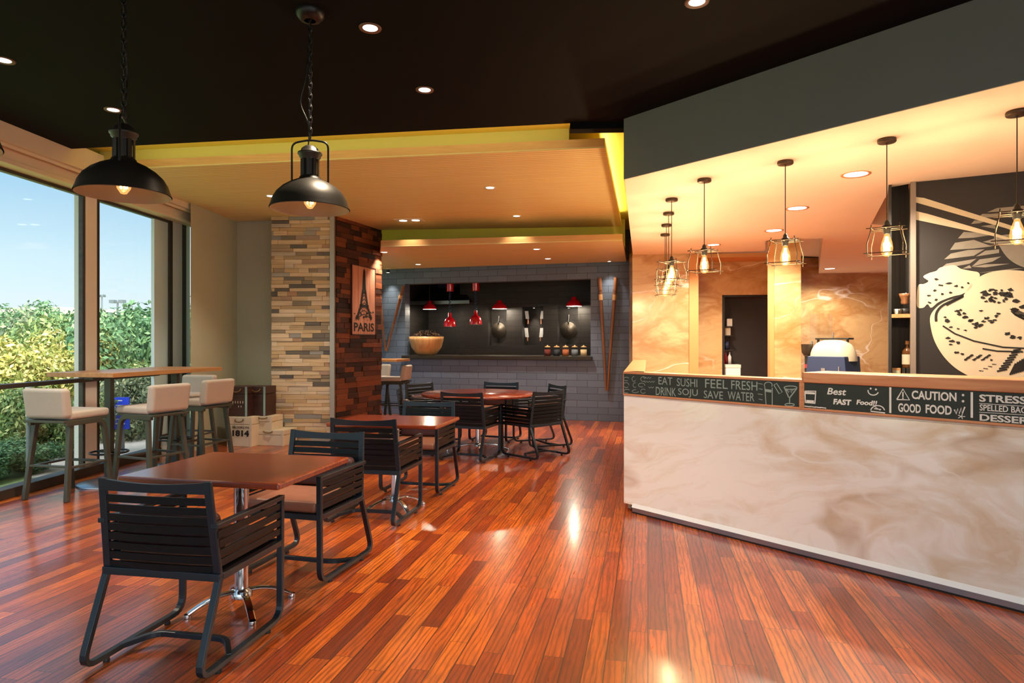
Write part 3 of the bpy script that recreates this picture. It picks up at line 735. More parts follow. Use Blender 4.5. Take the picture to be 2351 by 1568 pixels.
for (xc, z, lab, yaw) in ((-1.093, 3.54, 'black dome pendant in front of the clad pillar, its chain and canopy fully visible', .15),
                          (-1.893, 3.19, 'black dome pendant hanging before the windows, its bare bulb glowing', -1.0),
                          (-2.09, 2.35, 'black dome pendant cut off by the picture edge beside the window pelmet', .3)):
    x, y = W2(xc, z); dome_pendant((x, y, 2.075), lab, 3.136 - 2.075, yaw)

# ================================================================ CAGE PENDANTS
def cage_pendant(loc, label, yaw):
    t = thing('cage_pendant', label, 'pendant lamp', loc, yaw, 'wire cage pendants over the counter')   # origin at the ceiling
    MB().lathe([(.052, 0), (.055, -.006), (.055, -.02), (.05, -.026), (.008, -.028)], 28).build('canopy', 'bronze', t)
    MB().tube([(0, 0, -.026), (0, 0, -.53)], .0035, 6).build('cord', 'bronze', t)
    MB().lathe([(.006, -.52), (.016, -.535), (.018, -.55), (.027, -.556), (.027, -.575), (.021, -.58), (.021, -.605), (.016, -.61)], 20).build('socket', 'blackmetal', t)
    g = MB(); z1, z0, a, b = -.575, -.735, .078, .098
    for s in (-1, 1):
        g.tube([(-a - .03, s * a, z1), (a + .03, s * a, z1)], .0032, 6).tube([(s * a, -a - .03, z1), (s * a, a + .03, z1)], .0032, 6)
        g.tube([(-b - .022, s * b, z0), (b + .022, s * b, z0)], .0032, 6).tube([(s * b, -b - .022, z0), (s * b, b + .022, z0)], .0032, 6)
        for q in (-1, 1):
            g.tube([(s * a, q * a, z1 + .022), (s * (a + .006), q * (a + .006), z1 - .03), (s * (b + .002), q * (b + .002), z0 + .06), (s * b, q * b, z0 - .022)], .0032, 6)
    g.tube([(-a, 0, z1), (a, 0, z1)], .004, 6).tube([(0, -a, z1), (0, a, z1)], .004, 6)
    g.build('wire_cage', 'bronze', t)
    b_ = MB().lathe([(.014, -.605), (.016, -.62), (.03, -.66), (.036, -.70), (.03, -.735), (.012, -.752), (.0001, -.754)], 18).build('bulb', 'bulbglass', t)
    f = MB()
    for k in range(6):
        q = 2 * math.pi * k / 6; f.tube([(.006 * math.cos(q), .006 * math.sin(q), -.625), (.018 * math.cos(q), .018 * math.sin(q), -.72)], .0024, 5)
    f.build('filament', 'filament', b_)
    light('POINT', 'bulb_glow', (0, 0, -.68), 15, WARM, parent=t, shadow_soft_size=.03)
    return t


cd = [((2335, 255), 'wire cage pendant hanging before the bowl mural'), ((2036, 319), 'wire cage pendant hanging before the dark shelf niche'),
      ((1803, 370), 'wire cage pendant hanging before the marble column'), ((1617, 411), 'wire cage pendant hanging before the recessed doorway'),
      ((1542, 456), 'wire cage pendant, nearest of the row running back along the counter end'), ((1535, 488), 'wire cage pendant, second of the row running back along the counter end'),
      ((1530, 515), 'wire cage pendant, third of the row running back along the counter end'), ((1527, 537), 'wire cage pendant, last of the row running back along the counter end')]
proto = None
for i, ((px, py), lab) in enumerate(cd):
    x, y = PH(px, py, 2.65); yw = FRC.rot + .25 if i < 4 else .3 + .2 * i
    if proto is None: proto = cage_pendant((x, y, 2.65), lab, yw)
    else: dup(proto, (x, y, 2.65), yw, lab)

# ================================================================ SERVICE COUNTER
ct = thing('service_counter', 'long cream marble service counter with a pine ledge turning the corner', 'counter', FRC.loc, FRC.rot)
UE = 4.3
u43 = FRC.u(1843)
MB().box(.0, UE, 0, .03, .06, .923).build('marble_front', 'marble', ct, bev=.003)
MB().box(.02, UE, .03, .2, .02, 1.06).build('carcass', 'beige', ct)
MB().box(.09, UE, -.006, .03, .012, .045).build('kick_plate', 'steel', ct)
MB().hexa([(.09, -.012, .045), (UE, -.012, .045), (UE, .03, .045), (.09, .03, .045), (.09, -.001, .075), (UE, -.001, .075), (UE, .03, .075), (.09, .03, .075)]).build('edge_strip', 'pale', ct)
MB().box(.09, UE, -.004, .04, 0, .012).box(.05, .09, .03, .1, 0, .06).build('plinth', 'dark', ct)
MB().box(u43 + .004, UE, -.010, .30, 1.094, 1.16).build('raised_ledge', 'pine', ct, bev=.006)
MB().box(u43 - .002, u43 + .004, -.009, .03, .924, 1.16).build('end_strip', 'pine', ct)
# the part of the counter that turns the corner and runs back
i_ = Matrix.Rotation(-FRC.rot, 2)
def w2l(x, y): q = i_ @ (Vector((x, y)) - FRC.p); return (q.x, q.y)
re_ = MB().prism([w2l(*p) for p in ((kx, ky + .02), (kx + .16, ky + .02), (kx + .16, 8.83), (kx, 8.83))], .06, 1.075)
re_.build('marble_return', 'marble', ct)
MB().prism([w2l(*p) for p in ((kx - .004, ky + .01), (kx + .165, ky - .11), (kx + .165, 8.84), (kx - .004, 8.84))], 1.075, 1.112).build('return_ledge', 'pine', ct, bev=.004)


def cpx(px, py): return FRC.hit(px, py)


def onboard(mb, txt, tl, br, y=-.0062, **kw):
    a, b = cpx(*tl), cpx(*br); mb.text(txt, a[0], b[0], b[1], a[1], y, **kw)


def sk(mb, pts, w=.006, y=-.0062): mb.stroke([cpx(*p) for p in pts], w, y)


def circ(cx, cy_, rx, ry, a0=0, a1=360, n=18): return [(cx + rx * math.cos(math.radians(a0 + (a1 - a0) * i / n)), cy_ + ry * math.sin(math.radians(a0 + (a1 - a0) * i / n))) for i in range(n + 1)]


c1 = thing('chalkboard', 'faded green chalkboard strip lettered EAT SUSHI and FEEL FRESH along the counter corner', 'chalkboard', FRC.loc, FRC.rot)
ue1 = FRC.u(1836)
MB().box(.006, ue1, -.005, -.0005, .939, 1.096).build('slate', 'board', c1)
MB().box(0, u43 - .003, -.008, -.0005, .924, .939).box(0, u43 - .003, -.008, .14, 1.096, 1.112).box(0, .006, -.008, -.0005, .939, 1.096).box(ue1, u43 - .003, -.008, -.0005, .939, 1.096).build('frame', 'pine', c1, bev=.002)
m = MB(); onboard(m, 'EAT', (1513, 865), (1545, 884)); onboard(m, 'SUSHI', (1555, 868), (1602, 889)); m.build('lettering', 'fchalk', c1)
m = MB(); onboard(m, 'DRINK', (1507, 888), (1553, 910)); onboard(m, 'SOJU', (1558, 891), (1603, 914)); m.build('lettering', 'fchalk', c1)
m = MB(); onboard(m, 'FEEL', (1620, 870), (1672, 893)); onboard(m, 'FRESH', (1680, 873), (1740, 897)); m.build('lettering', 'fchalk', c1)
m = MB(); onboard(m, 'SAVE', (1617, 896), (1661, 917)); onboard(m, 'WATER', (1672, 898), (1733, 922)); m.build('lettering', 'fchalk', c1)
m = MB(); rg = random.Random(3)
for k in range(9):
    cx_, cy_ = 1440 + (k % 3) * 18 + rg.uniform(-2, 2), 870 + (k // 3) * 14; sk(m, circ(cx_, cy_, rg.uniform(4, 8), rg.uniform(3, 6), rg.uniform(0, 90), rg.uniform(250, 400)), .004)
for x0, y0, x1 in ((1478, 866, 1496), (1480, 875, 1506), (1490, 888, 1502)):
    sk(m, [(x0 + i * 3, y0 + (3 if i % 2 else 0)) for i in range(int((x1 - x0) / 3) + 1)], .004)
m.build('chalk_doodle', 'fchalk', c1)
m = MB(); sk(m, circ(1765, 884, 9, 7, 150, 390)); sk(m, [(1757, 888), (1760, 930)]); sk(m, [(1774, 890), (1774, 931)]); sk(m, [(1760, 930), (1774, 931)])
sk(m, [(1758, 896), (1772, 898)], .018); sk(m, [(1778, 884), (1784, 880), (1797, 900), (1790, 904), (1778, 884)])
for k in range(4): sk(m, [(1741 + k % 2 * 2, 880 + k * 12), (1752, 882 + k * 12)], .004)
m.build('chalk_doodle', 'fchalk', c1)
m = MB(); sk(m, [(1802, 890), (1812, 912), (1815, 912), (1830, 892)], .008); sk(m, circ(1816, 890, 15, 4), .006); sk(m, [(1814, 912), (1814, 928)], .007); sk(m, circ(1814, 929, 11, 3), .006)
for k in range(6): sk(m, [(1805 + 4 * k, 892 + (k % 3) * 3), (1809 + 3 * k, 898 + (k % 2) * 4)], .005)
m.build('chalk_doodle', 'fchalk', c1)

c2 = thing('chalkboard', 'dark chalkboard strip lettered CAUTION GOOD FOOD below the thick pine ledge', 'chalkboard', FRC.loc, FRC.rot)
MB().box(u43 + .012, UE, -.005, -.0005, .938, 1.094).build('slate', 'board', c2)
MB().box(u43 + .004, UE, -.008, -.0005, .924, .938).box(u43 + .004, u43 + .012, -.008, -.0005, .938, 1.094).build('frame', 'pine', c2, bev=.002)
m = MB(); onboard(m, 'Best', (1900, 890), (1944, 908), bold=.02, shear=.2); m.build('lettering', 'chalk', c2)
m = MB(); onboard(m, 'FAST', (1914, 915), (1956, 931), bold=.05, shear=.1); onboard(m, 'Food!!', (1967, 917), (2015, 932), bold=.04, shear=.15); m.build('lettering', 'chalk', c2)
m = MB(); onboard(m, 'CAUTION', (2094, 896), (2197, 922), bold=.03); sk(m, circ(2212, 907, 1.5, 1.5), .006); sk(m, circ(2212, 921, 1.5, 1.5), .006); m.build('lettering', 'chalk', c2)
m = MB(); onboard(m, 'GOOD', (2063, 925), (2115, 949), bold=.03); onboard(m, 'FOOD', (2126, 928), (2186, 953), bold=.03); m.build('lettering', 'chalk', c2)
m = MB(); onboard(m, 'STRESSED', (2249, 905), (2405, 931), bold=.03); m.build('lettering', 'chalk', c2)
m = MB(); onboard(m, 'SPELLED BACKWARDS', (2250, 928), (2440, 955), bold=.02); m.build('lettering', 'chalk', c2)
m = MB(); onboard(m, 'DESSERTS', (2250, 950), (2400, 977), bold=.03); m.build('lettering', 'chalk', c2)
m = MB()
for x, y0, y1 in ((2045, 889, 948), (2232, 900, 959)): sk(m, [(x, y0), (x, y1)], .011)
for y in (926, 946): sk(m, [(2249, y), (2400, y + 9.5)], .003)
m.build('chalk_rule', 'chalk', c2)
m = MB(); sk(m, [(2060, 917), (2074, 893), (2089, 918), (2060, 917)], .007); sk(m, [(2074, 900), (2074, 911)], .007); sk(m, circ(2074, 914, .8, .8), .005); m.build('warning_triangle', 'chalk', c2)
m = MB(); sk(m, circ(2006, 897, 12, 10, 20, 190)); sk(m, circ(2000, 892, 1.2, 1.2), .005); sk(m, circ(2012, 894, 1.2, 1.2), .005); m.build('smiley', 'chalk', c2)
m = MB(); sk(m, circ(2016, 944, 16, 13, 190, 350)); sk(m, [(2000, 944), (2033, 948)], .007); sk(m, [(2008, 938), (2024, 940)]); sk(m, [(2010, 934), (2022, 942)], .004); m.build('chalk_doodle', 'chalk', c2)
m = MB(); sk(m, [(1849, 898), (1874, 898), (1872, 926), (1850, 924), (1849, 898)], .008); sk(m, [(1850, 902), (1872, 903)], .012); sk(m, [(1852, 921), (1870, 922)], .016)
for k in range(4): sk(m, [(1848 + 12 * k, 932 + k), (1862 + 12 * k, 934 + k)], .006)
m.build('chalk_doodle', 'chalk', c2)
m = MB(); sk(m, [(2192, 940), (2196, 950), (2200, 938), (2203, 950), (2208, 936), (2210, 950), (2216, 934)], .007)
for k in range(5): a = k * 1.25; sk(m, [(2208, 956), (2208 + 9 * math.cos(a), 956 + 6 * math.sin(a))], .004)
m.build('chalk_doodle', 'chalk', c2)

# ================================================================ MURAL
def mp(zx, zy): return FM.hit(2050 + zx / 3.016, 380 + zy / 3.016)


mu = thing('wall_painting', 'large cream and grey painting of a noodle bowl with chopsticks on the black wall', 'mural', FM.loc, FM.rot)
def mpoly(mb, pts, y=-.002):
    mb.flat([mp(*p) for p in pts], y); return mb


def smooth(pts, n=4):
    out = []; N = len(pts)
    for i in range(N):
        p0, p1, p2, p3 = [Vector(pts[(i + k) % N]) for k in (-1, 0, 1, 2)]
        for j in range(n):
            t = j / n; out.append(tuple(.5 * ((2 * p1) + (p2 - p0) * t + (2 * p0 - 5 * p1 + 4 * p2 - p3) * t * t + (3 * p1 - p0 - 3 * p2 + p3) * t ** 3)))
    return out


m = MB()
for q in ([(450, 505), (490, 460), (600, 465), (690, 480), (560, 500)], [(395, 585), (430, 535), (560, 515), (690, 560), (560, 575)], [(620, 530), (720, 500), (720, 545)],
          [(355, 650), (400, 610), (520, 585), (635, 580), (560, 625)], [(575, 630), (640, 590), (735, 580), (735, 605)], [(325, 715), (370, 680), (580, 645), (530, 680), (420, 700)],
          [(545, 700), (600, 650), (750, 630), (690, 665)], [(550, 702), (640, 684), (810, 680), (640, 706)], [(480, 715), (530, 690), (545, 710)], [(580, 745), (850, 712), (905, 712), (760, 730)],
          [(540, 405), (565, 380), (650, 385), (600, 400)], [(610, 420), (700, 408), (720, 440)], [(600, 350), (620, 335), (1000, 335), (1000, 360), (640, 360)], [(650, 325), (720, 295), (1000, 270), (1000, 300)],
          [(1200, 460), (1350, 520), (1420, 600), (1250, 560)], [(1240, 620), (1420, 640), (1460, 710), (1280, 690)]):
    mpoly(m, q)
m.build('painted_noodles', 'mgrey', mu)
m = MB(); mpoly(m, smooth([(722, 490), (745, 570), (800, 645), (880, 695), (980, 720), (1100, 690), (1180, 610), (1200, 500), (1000, 470)]), -.003); m.build('painted_egg', 'mgrey', mu)
m = MB(); mpoly(m, [(155, 218), (215, 225), (830, 420), (1200, 570), (1200, 595), (790, 437), (155, 255)], -.004); m.build('painted_chopstick', 'mcream', mu)
m = MB(); mpoly(m, [(155, 315), (240, 335), (720, 475), (1200, 620), (1200, 645), (700, 490), (155, 375)], -.004); m.build('painted_chopstick', 'mcream', mu)
m = MB(); mpoly(m, smooth([(210, 770), (250, 745), (300, 730), (330, 706), (420, 690), (470, 715), (540, 730), (590, 740), (600, 770), (560, 800), (540, 850), (480, 890), (420, 905), (350, 930), (310, 950), (265, 985), (240, 960), (210, 985), (170, 980), (165, 920), (175, 830), (215, 820), (245, 800)]), -.003)
m.build('painted_greens', 'mcream', mu)
m = MB(); mpoly(m, smooth([(480, 905), (510, 860), (560, 800), (640, 750), (740, 728), (830, 725), (950, 740), (1100, 800), (1200, 900), (1330, 960), (1420, 1040), (1420, 1130), (1390, 1230), (1310, 1340), (1200, 1430), (1080, 1500), (600, 1500), (520, 1455), (430, 1400), (350, 1320), (290, 1220), (262, 1120), (260, 1040), (310, 975), (380, 935)]), -.003)
m.build('painted_bowl', 'mcream', mu)
m = MB(); rg = random.Random(11)
def blot(cx_, cy_, r, k=9, y=-.005, sx=1.3):
    mpoly(m, [(cx_ + sx * r * rg.uniform(.35, 1.1) * math.cos(2 * math.pi * i / k), cy_ + .7 * r * rg.uniform(.35, 1.1) * math.sin(2 * math.pi * i / k)) for i in range(k)], y)
def line(pts, w, y=-.005): m.stroke([mp(*p) for p in pts], w, y)
line(smooth([(300, 1080), (302, 1020), (350, 965), (470, 912), (470, 914), (340, 985), (312, 1030)])[:20], .018)
line([(345, 1110), (430, 1165), (560, 1215), (760, 1258), (950, 1268), (1150, 1250), (1330, 1180)], .012)
line([(620, 1268), (720, 1285), (900, 1290)], .012)
for p in ((230, 800, 14), (300, 790, 18), (330, 830, 14), (385, 815, 20), (440, 835, 16), (480, 845, 14), (290, 865, 12), (250, 900, 14), (340, 890, 13), (300, 930, 12), (400, 880, 12), (520, 815, 11), (255, 950, 14)): blot(*p)
for p in ((640, 885, 34), (690, 860, 22), (760, 890, 28), (800, 900, 34), (815, 860, 22), (620, 915, 20), (850, 940, 26), (840, 1000, 30), (880, 1040, 28), (900, 980, 24)): blot(*p)
for i in range(15): s = i / 14; blot(440 + 150 * s + 14 * math.sin(i * 1.7), 1000 + 115 * s + 8 * math.cos(i * 2.3), 15)
for i in range(11): s = i / 10; blot(580 + 150 * s, 1098 - 50 * s + 22 * math.sin(i * 1.1), 16)
for i in range(26): blot(640 + 190 * rg.random(), 860 + 90 * rg.random(), 13)
for i in range(14): line([(830 + 9 * i, 985 + 4 * i), (818 + 9 * i, 1010 + 5 * i), (850 + 8 * i, 1040 + 4 * i)], .007)
for p in ((375, 1075, 22), (360, 1050, 14), (400, 1120, 12), (450, 1130, 11), (500, 1140, 11), (610, 1005, 14), (790, 1165, 26), (830, 1190, 24), (880, 1195, 20), (380, 1195, 16), (410, 1215, 22), (450, 1225, 18), (400, 1240, 12), (440, 1295, 18), (480, 1305, 12)): blot(*p)
for i in range(16): blot(500 + 12 * i, 1345 - 8 * (i % 5), 13)
for i in range(12): blot(600 + 10 * i, 1420 - 5 * i + 6 * (i % 3), 6)
for i in range(9): line([(720 + 14 * i, 1425 - 18 * i), (790 + 12 * i, 1410 - 17 * i)], .014)
for i in range(8): line([(810 + 14 * i, 1450 - 4 * i), (850 + 16 * i, 1370 - 10 * i)], .012)
for p in ((980, 860, 30), (1050, 930, 34), (1120, 1000, 30), (1000, 1060, 30), (1200, 1080, 26), (1050, 1330, 28), (1150, 1320, 24), (1250, 1250, 20)): blot(*p)
m.build('painted_details', 'ink', mu)

# ================================================================ DINING CHAIRS
def make_chair(label):
    t = thing('dining_armchair', label, 'chair', group='charcoal slatted dining armchairs')
    Wd = .262
    for s in (-1, 1):
        p = fillet([(s * Wd, .262, .60), (s * Wd, .258, .030), (s * Wd, -.355, .030), (s * Wd, -.215, .385)], .075, 6)
        MB().psweep(p, (1, 0, 0), .030, .022).build('sled_leg', 'chair', t, bev=.003)
        for y in (.15, -.22): MB().lathe([(.013, 0), (.014, .006), (.010, .022)], 12, (s * Wd, y, 0)).build('floor_glide', 'dark', t)
        a = MB(); a.psweep([(s * Wd, -.25, .603), (s * Wd, .274, .603)], (1, 0, 0), .032, .020)
        a.build('armrest', 'chair', t, bev=.003)
        b = MB()
        for k, z in enumerate((.565, .525, .485, .445)):
            b.psweep([(s * (Wd + .004), -.235 + .005 * k, z), (s * (Wd + .004), .256, z)], (1, 0, 0), .010, .030)
        b.build('side_slats', 'rail', t, bev=.002)
    MB().psweep(fillet([(-Wd, -.15, .032), (-Wd + .09, -.03, .046), (Wd - .09, -.03, .046), (Wd, -.15, .032)], .05, 4), (0, 0, 1), .024, .024).build('stretcher', 'chair', t, bev=.003)
    f = MB().box(-Wd - .012, Wd + .012, -.232, -.200, .372, .404).box(-Wd - .012, Wd + .012, .242, .272, .372, .404)
    for s in (-1, 1): f.box(s * Wd - .015, s * Wd + .015, -.21, .25, .374, .402)
    f.box(-Wd, Wd, -.2, .245, .384, .396)
    f.build('seat_frame', 'chair', t, bev=.003)
    def bp(z): return -.214 - .048 * (z - .385) / .4
    for s in (-1, 1): MB().psweep([(s * (Wd - .004), bp(.385), .385), (s * (Wd - .02), bp(.787), .787)], (1, 0, 0), .034, .016).build('back_post', 'chair', t, bev=.003)
    r = MB(); n = 10
    for j in range(n):
        x0, x1 = [-Wd + .008 + (2 * Wd - .016) * (j + e) / n for e in (0, 1)]
        def dip(x): return .016 * (1 - (x / Wd) ** 2)
        v = []
        for zb in (.735, .787):
            for x, y in ((x0, 0), (x1, 0), (x1, .016), (x0, .016)):
                d = max(dip(x), 0); z = zb - (d if zb > .76 else 0); v.append((x, bp(z) - .008 + y - d * .9, z))
        r.hexa(v)
    r.build('top_rail', 'chair', t)
    r = MB()
    for k in range(8):
        z = .702 - k * .041
        for j in range(n):
            ww = Wd - .004 - .016 * (z - .38) / .4; x0, x1 = [-ww + 2 * ww * (j + e) / n for e in (0, 1)]
            v = []
            for zb in (z - .016, z + .016):
                for x, y in ((x0, 0), (x1, 0), (x1, .008), (x0, .008)):
                    d = .012 * max(1 - (x / Wd) ** 2, 0); v.append((x, bp(zb) - .004 + y - d, zb))
            r.hexa(v)
    r.build('back_slats', 'rail', t)
    MB().box(-.238, .238, -.19, .262, .404, .468).build('seat_cushion', 'leather', t, bev=.024, seg=4)
    c = MB(); y0 = -.20
    c.hexa([(-.235, y0 - .0, .47), (.235, y0 - .0, .47), (.235, y0 + .10, .47), (-.235, y0 + .10, .47), (-.225, y0 - .024, .64), (.225, y0 - .024, .64), (.225, y0 + .06, .64), (-.225, y0 + .06, .64)])
    c.build('back_cushion', 'dleather', t, bev=.03, seg=4)
    return t


R_ = math.radians
chairs = [((-1.417, 2.935), 1.5, 'charcoal slatted armchair, back turned, at the near side of the nearest square table'),
          ((-1.24, 3.90), 177, 'charcoal slatted armchair showing its tan seat, far side of the nearest square table'),
          ((-1.045, 5.07), 0.5, 'charcoal slatted armchair, back turned, at the near side of the second square table'),
          ((-.85, 5.985), 179, 'charcoal slatted armchair showing its oxblood cushion, far side of the second square table'),
          ((-.48, 7.60), -8, 'charcoal slatted armchair, back turned, nearest side of the round table'),
          ((.25, 7.77), 55, 'charcoal slatted armchair seen from behind at an angle, right side of the round table'),
          ((.36, 8.56), 124, 'charcoal slatted armchair with bright top rail, far right of the round table'),
          ((-.24, 8.98), 172, 'charcoal slatted armchair behind the round table, under the hanging woks'),
          ((-1.06, 8.78), -116, 'charcoal slatted armchair at the far left of the round table, under the wooden bowl'),
          ((-1.12, 7.98), -72, 'charcoal slatted armchair left of the round table, beside the far bar stools')]
c0 = None
for (xc, z), r, lab in chairs:
    x, y = W2(xc, z)
    if c0 is None: c0 = make_chair(lab); c0.location = (x, y, 0); c0.rotation_euler = (0, 0, R_(r))
    else: dup(c0, (x, y, 0), R_(r), lab)

# ================================================================ TABLES
def pedestal(t, top_z, r=.25, a0=45):
    MB().lathe([(.034, .07), (.034, top_z - .03)], 28).build('column', 'chrome', t)
    MB().lathe([(.05, .055), (.052, .075), (.04, .09), (.036, .10)], 24).build('hub', 'chrome', t)
    for k in range(4):
        a = R_(a0 + 90 * k); d = Vector((math.cos(a), math.sin(a), 0))
        p = [d * .03 + Vector((0, 0, .085)), d * r * .4 + Vector((0, 0, .085)), d * r * .75 + Vector((0, 0, .055)), d * r + Vector((0, 0, .018))]
        P = fillet(p, .06, 4); sd = (-d.y, d.x, 0)
        b = MB().psweep(P, sd, .034, .016); b.lathe([(.017, 0), (.018, .008), (.016, .02)], 14, tuple(d * r))
        b.build('foot', 'chrome', t, bev=.006)


def square_table(xc, z, w, d, label):
    x, y = W2(xc, z); t = thing('square_table', label, 'table', (x, y, 0), 0, 'square mahogany tables')
    MB().box(-w / 2, w / 2, -d / 2, d / 2, .69, .72).build('table_top', 'tabletop', t, bev=.008)
    MB().box(-.14, .14, -.14, .14, .676, .69).build('mounting_plate', 'blackmetal', t)
    pedestal(t, .70)
    return t


square_table(-1.375, 3.33, .84, .70, 'mahogany square table with chrome pedestal, nearest of the tables')
square_table(-.945, 5.30, .90, .62, 'mahogany square table with chrome pedestal, between the nearest one and the round table')
x, y = W2(-.42, 8.12)
t = thing('round_table', 'large round mahogany table ringed by six armchairs before the kitchen hatch', 'table', (x, y, 0))
MB().lathe([(.0001, .685), (.68, .685), (.695, .69), (.70, .70), (.70, .712), (.693, .72), (.0001, .72)], 56).build('table_top', 'tabletop', t)
pedestal(t, .70, .38, 20)

# ================================================================ HIGH TABLES AND STOOLS
def high_table(xc, z, rot, w, l, label, posts=(-.45, .45)):
    x, y = W2(xc, z); t = thing('high_table', label, 'table', (x, y, 0), rot, 'oak high tables')
    MB().box(-w / 2, w / 2, -l / 2, l / 2, 1.03, 1.07).build('table_top', 'bartop', t, bev=.003)
    for py in posts:
        MB().box(-.035, .035, py - .025, py + .025, .02, 1.03).build('post', 'stool', t, bev=.003)
        MB().lathe([(.27, 0), (.272, .008), (.26, .016), (.05, .03)], 40, (0, py, 0)).build('base_disc', 'steel', t)
        q = MB().tube([(.16 * math.cos(2 * math.pi * k / 24), py + .16 * math.sin(2 * math.pi * k / 24), .30) for k in range(24)], .009, 6, True).bar((-.16, py, .30), (.16, py, .30), .02, .014, (0, 1, 0))
        q.build('foot_ring', 'blackmetal', t)
    MB().box(-.05, .05, -l / 2 + .1, l / 2 - .1, 1.005, 1.03).build('underside_rail', 'stool', t)
    return t


x0, y0 = PH(259, 857, 1.07); x1, y1 = PH(510, 842.5, 1.07)
lx, ly = Vector((x0, y0)), Vector((x1, y1)); dv = (lx - ly); ang = math.atan2(dv.y, dv.x) + math.pi / 2
ang = math.atan2((ly - lx).y, (ly - lx).x) - math.pi / 2
cen = (lx + ly) / 2 + Vector((-math.cos(ang), -math.sin(ang))) * .36
t = high_table(0, 0, ang, .72, dv.length, 'long oak high table by the windows with two dark posts', (-.42, .46)); t.location = (cen.x, cen.y, 0)
x, y = W2(-2.32, 10.85); high_table(-2.32, 10.85, 0, 1.1, .6, 'oak high table half hidden behind the clad pillar', (0,))


def make_stool(label):
    t = thing('bar_stool', label, 'bar stool', group='greige low-backed bar stools')
    MB().box(-.205, .205, -.19, .23, .685, .755).build('seat_cushion', 'fabric', t, bev=.025, seg=4)
    b = MB(); z0, z1 = .70, .955
    b.hexa([(-.205, -.245, z0), (.205, -.245, z0), (.205, -.15, z0), (-.205, -.15, z0), (-.215, -.275, z1), (.215, -.275, z1), (.215, -.19, z1), (-.215, -.19, z1)])
    bc = b.build('back_cushion', 'fabric', t, bev=.03, seg=4)
    u = MB()
    for i in (-1, 0, 1):
        for zz in (.80, .885): u.ball((i * .11, -.160 - (zz - .70) * .155, zz), .008, 8, (1, .6, 1))
    u.build('button', 'fabric', bc)
    MB().box(-.2, .2, -.25, .2, .662, .685).build('seat_plate', 'stool', t, bev=.004)
    for sx in (-1, 1):
        MB().psweep(fillet([(sx * .185, -.22, .655), (sx * .19, .17, .655), (sx * .215, .235, 0.)], .09, 6), (1, 0, 0), .034, .042).build('leg', 'stool', t, bev=.004)
        MB().psweep([(sx * .175, -.16, .66), (sx * .215, -.235, 0.)], (1, 0, 0), .034, .042).build('leg', 'stool', t, bev=.004)
    r = MB(); z = .27
    r.bar((-.20, .205, z), (.20, .205, z), .035, .02, (0, 1, 0)).bar((-.2, -.205, z + .02), (.2, -.205, z + .02), .03, .018, (0, 1, 0))
    for sx in (-1, 1): r.bar((sx * .2, -.2, z + .01), (sx * .2, .2, z + .01), .03, .018, (1, 0, 0))
    r.build('footrest', 'stool', t, bev=.002)
    return t


stools = [((-3.91, 5.78), 0, 'greige bar stool, back turned, at the near end of the window high table'),
          ((-3.42, 6.22), 80, 'greige bar stool facing the windows, middle of the high table'),
          ((-3.32, 6.98), 84, 'greige bar stool facing the windows, nearest the dark trunks'),
          ((-3.78, 7.62), 183, 'greige bar stool showing its buttoned back, far end of the high table'),
          ((-2.02, 11.2), 95, 'greige bar stool in side view by the grey block wall, beyond the clad pillar'),
          ((-2.42, 11.42), 175, 'greige bar stool partly hidden by the clad pillar, beside the grey block wall')]
s0 = None
for (xc, z), r, lab in stools:
    x, y = W2(xc, z)
    if s0 is None: s0 = make_stool(lab); s0.location = (x, y, 0); s0.rotation_euler = (0, 0, R_(r))
    else: dup(s0, (x, y, 0), R_(r), lab)

# ================================================================ TRUNKS IN THE CORNER
def trunk(name, label, px, zdep, w, d, z0, h, m, rot=TH - .1, corner='steel', lid=.75, group='storage trunks stacked by the pillar'):
    x, y = PXZ(px, zdep); t = thing(name, label, 'trunk', (x, y, z0), rot, group)
    MB().box(-w / 2, w / 2, 0, d, 0, h * lid - .003).build('body', m, t, bev=.006)
    MB().box(-w / 2 - .002, w / 2 + .002, -.002, d + .002, h * lid, h).build('lid', m, t, bev=.006)
    for sx in (-1, 1):
        x0 = sx * w / 2; MB().box(min(x0, x0 - sx * .03), max(x0, x0 - sx * .03), -.006, .0, .0, h).build('edge_strip', corner, t, bev=.002)
    p = [(-.06, -.008, h * .93), (-.05, -.02, h * .85), (0, -.026, h * .82), (.05, -.02, h * .85), (.06, -.008, h * .93)]
    MB().tube(fillet(p, .02, 3), .008, 6).build('handle', 'brass', t)
    return t


t = trunk('trunk', 'cream canvas trunk stencilled 1814 standing on the floor beside the pillar', 550, 8.42, .355, .36, 0, .385, 'trunkwhite', .0, 'trunkwhite')
m = MB().text('BROOKLYN', -.10, .135, .235, .265, -.0075, bold=.02); m.build('lettering', 'ink', t)
m = MB().text('1814', -.10, .14, .135, .215, -.0075, bold=.05); m.build('lettering', 'ink', t)
t = trunk('trunk', 'dark brown leather trunk with pale edge strips, on top of the stencilled cream trunk', 544, 8.46, .29, .3, .386, .385, 'trunkbrown', .05)
m = MB()
for i in range(5): m.box(-.06 + .035 * i, -.05 + .035 * i, -.0045, -.003, .17, .20)
for i in range(2): m.box(.02 + .035 * i, .03 + .035 * i, -.0045, -.003, .12, .14)
m.build('lettering', 'trunkwhite', t)
trunk('trunk', 'low wide cream trunk on the floor against the pillar foot', 616, 8.5, .44, .34, 0, .205, 'trunkwhite', .02, 'trunkwhite', .7)
trunk('trunk', 'small cream trunk with a dark handle, stacked on the low wide one', 604, 8.53, .25, .28, .206, .175, 'trunkwhite', .03, 'trunkwhite', .6)
trunk('trunk', 'dark brown leather trunk stacked on the small cream one, nearer the pillar', 589, 8.56, .255, .26, .382, .385, 'trunkbrown', .03)

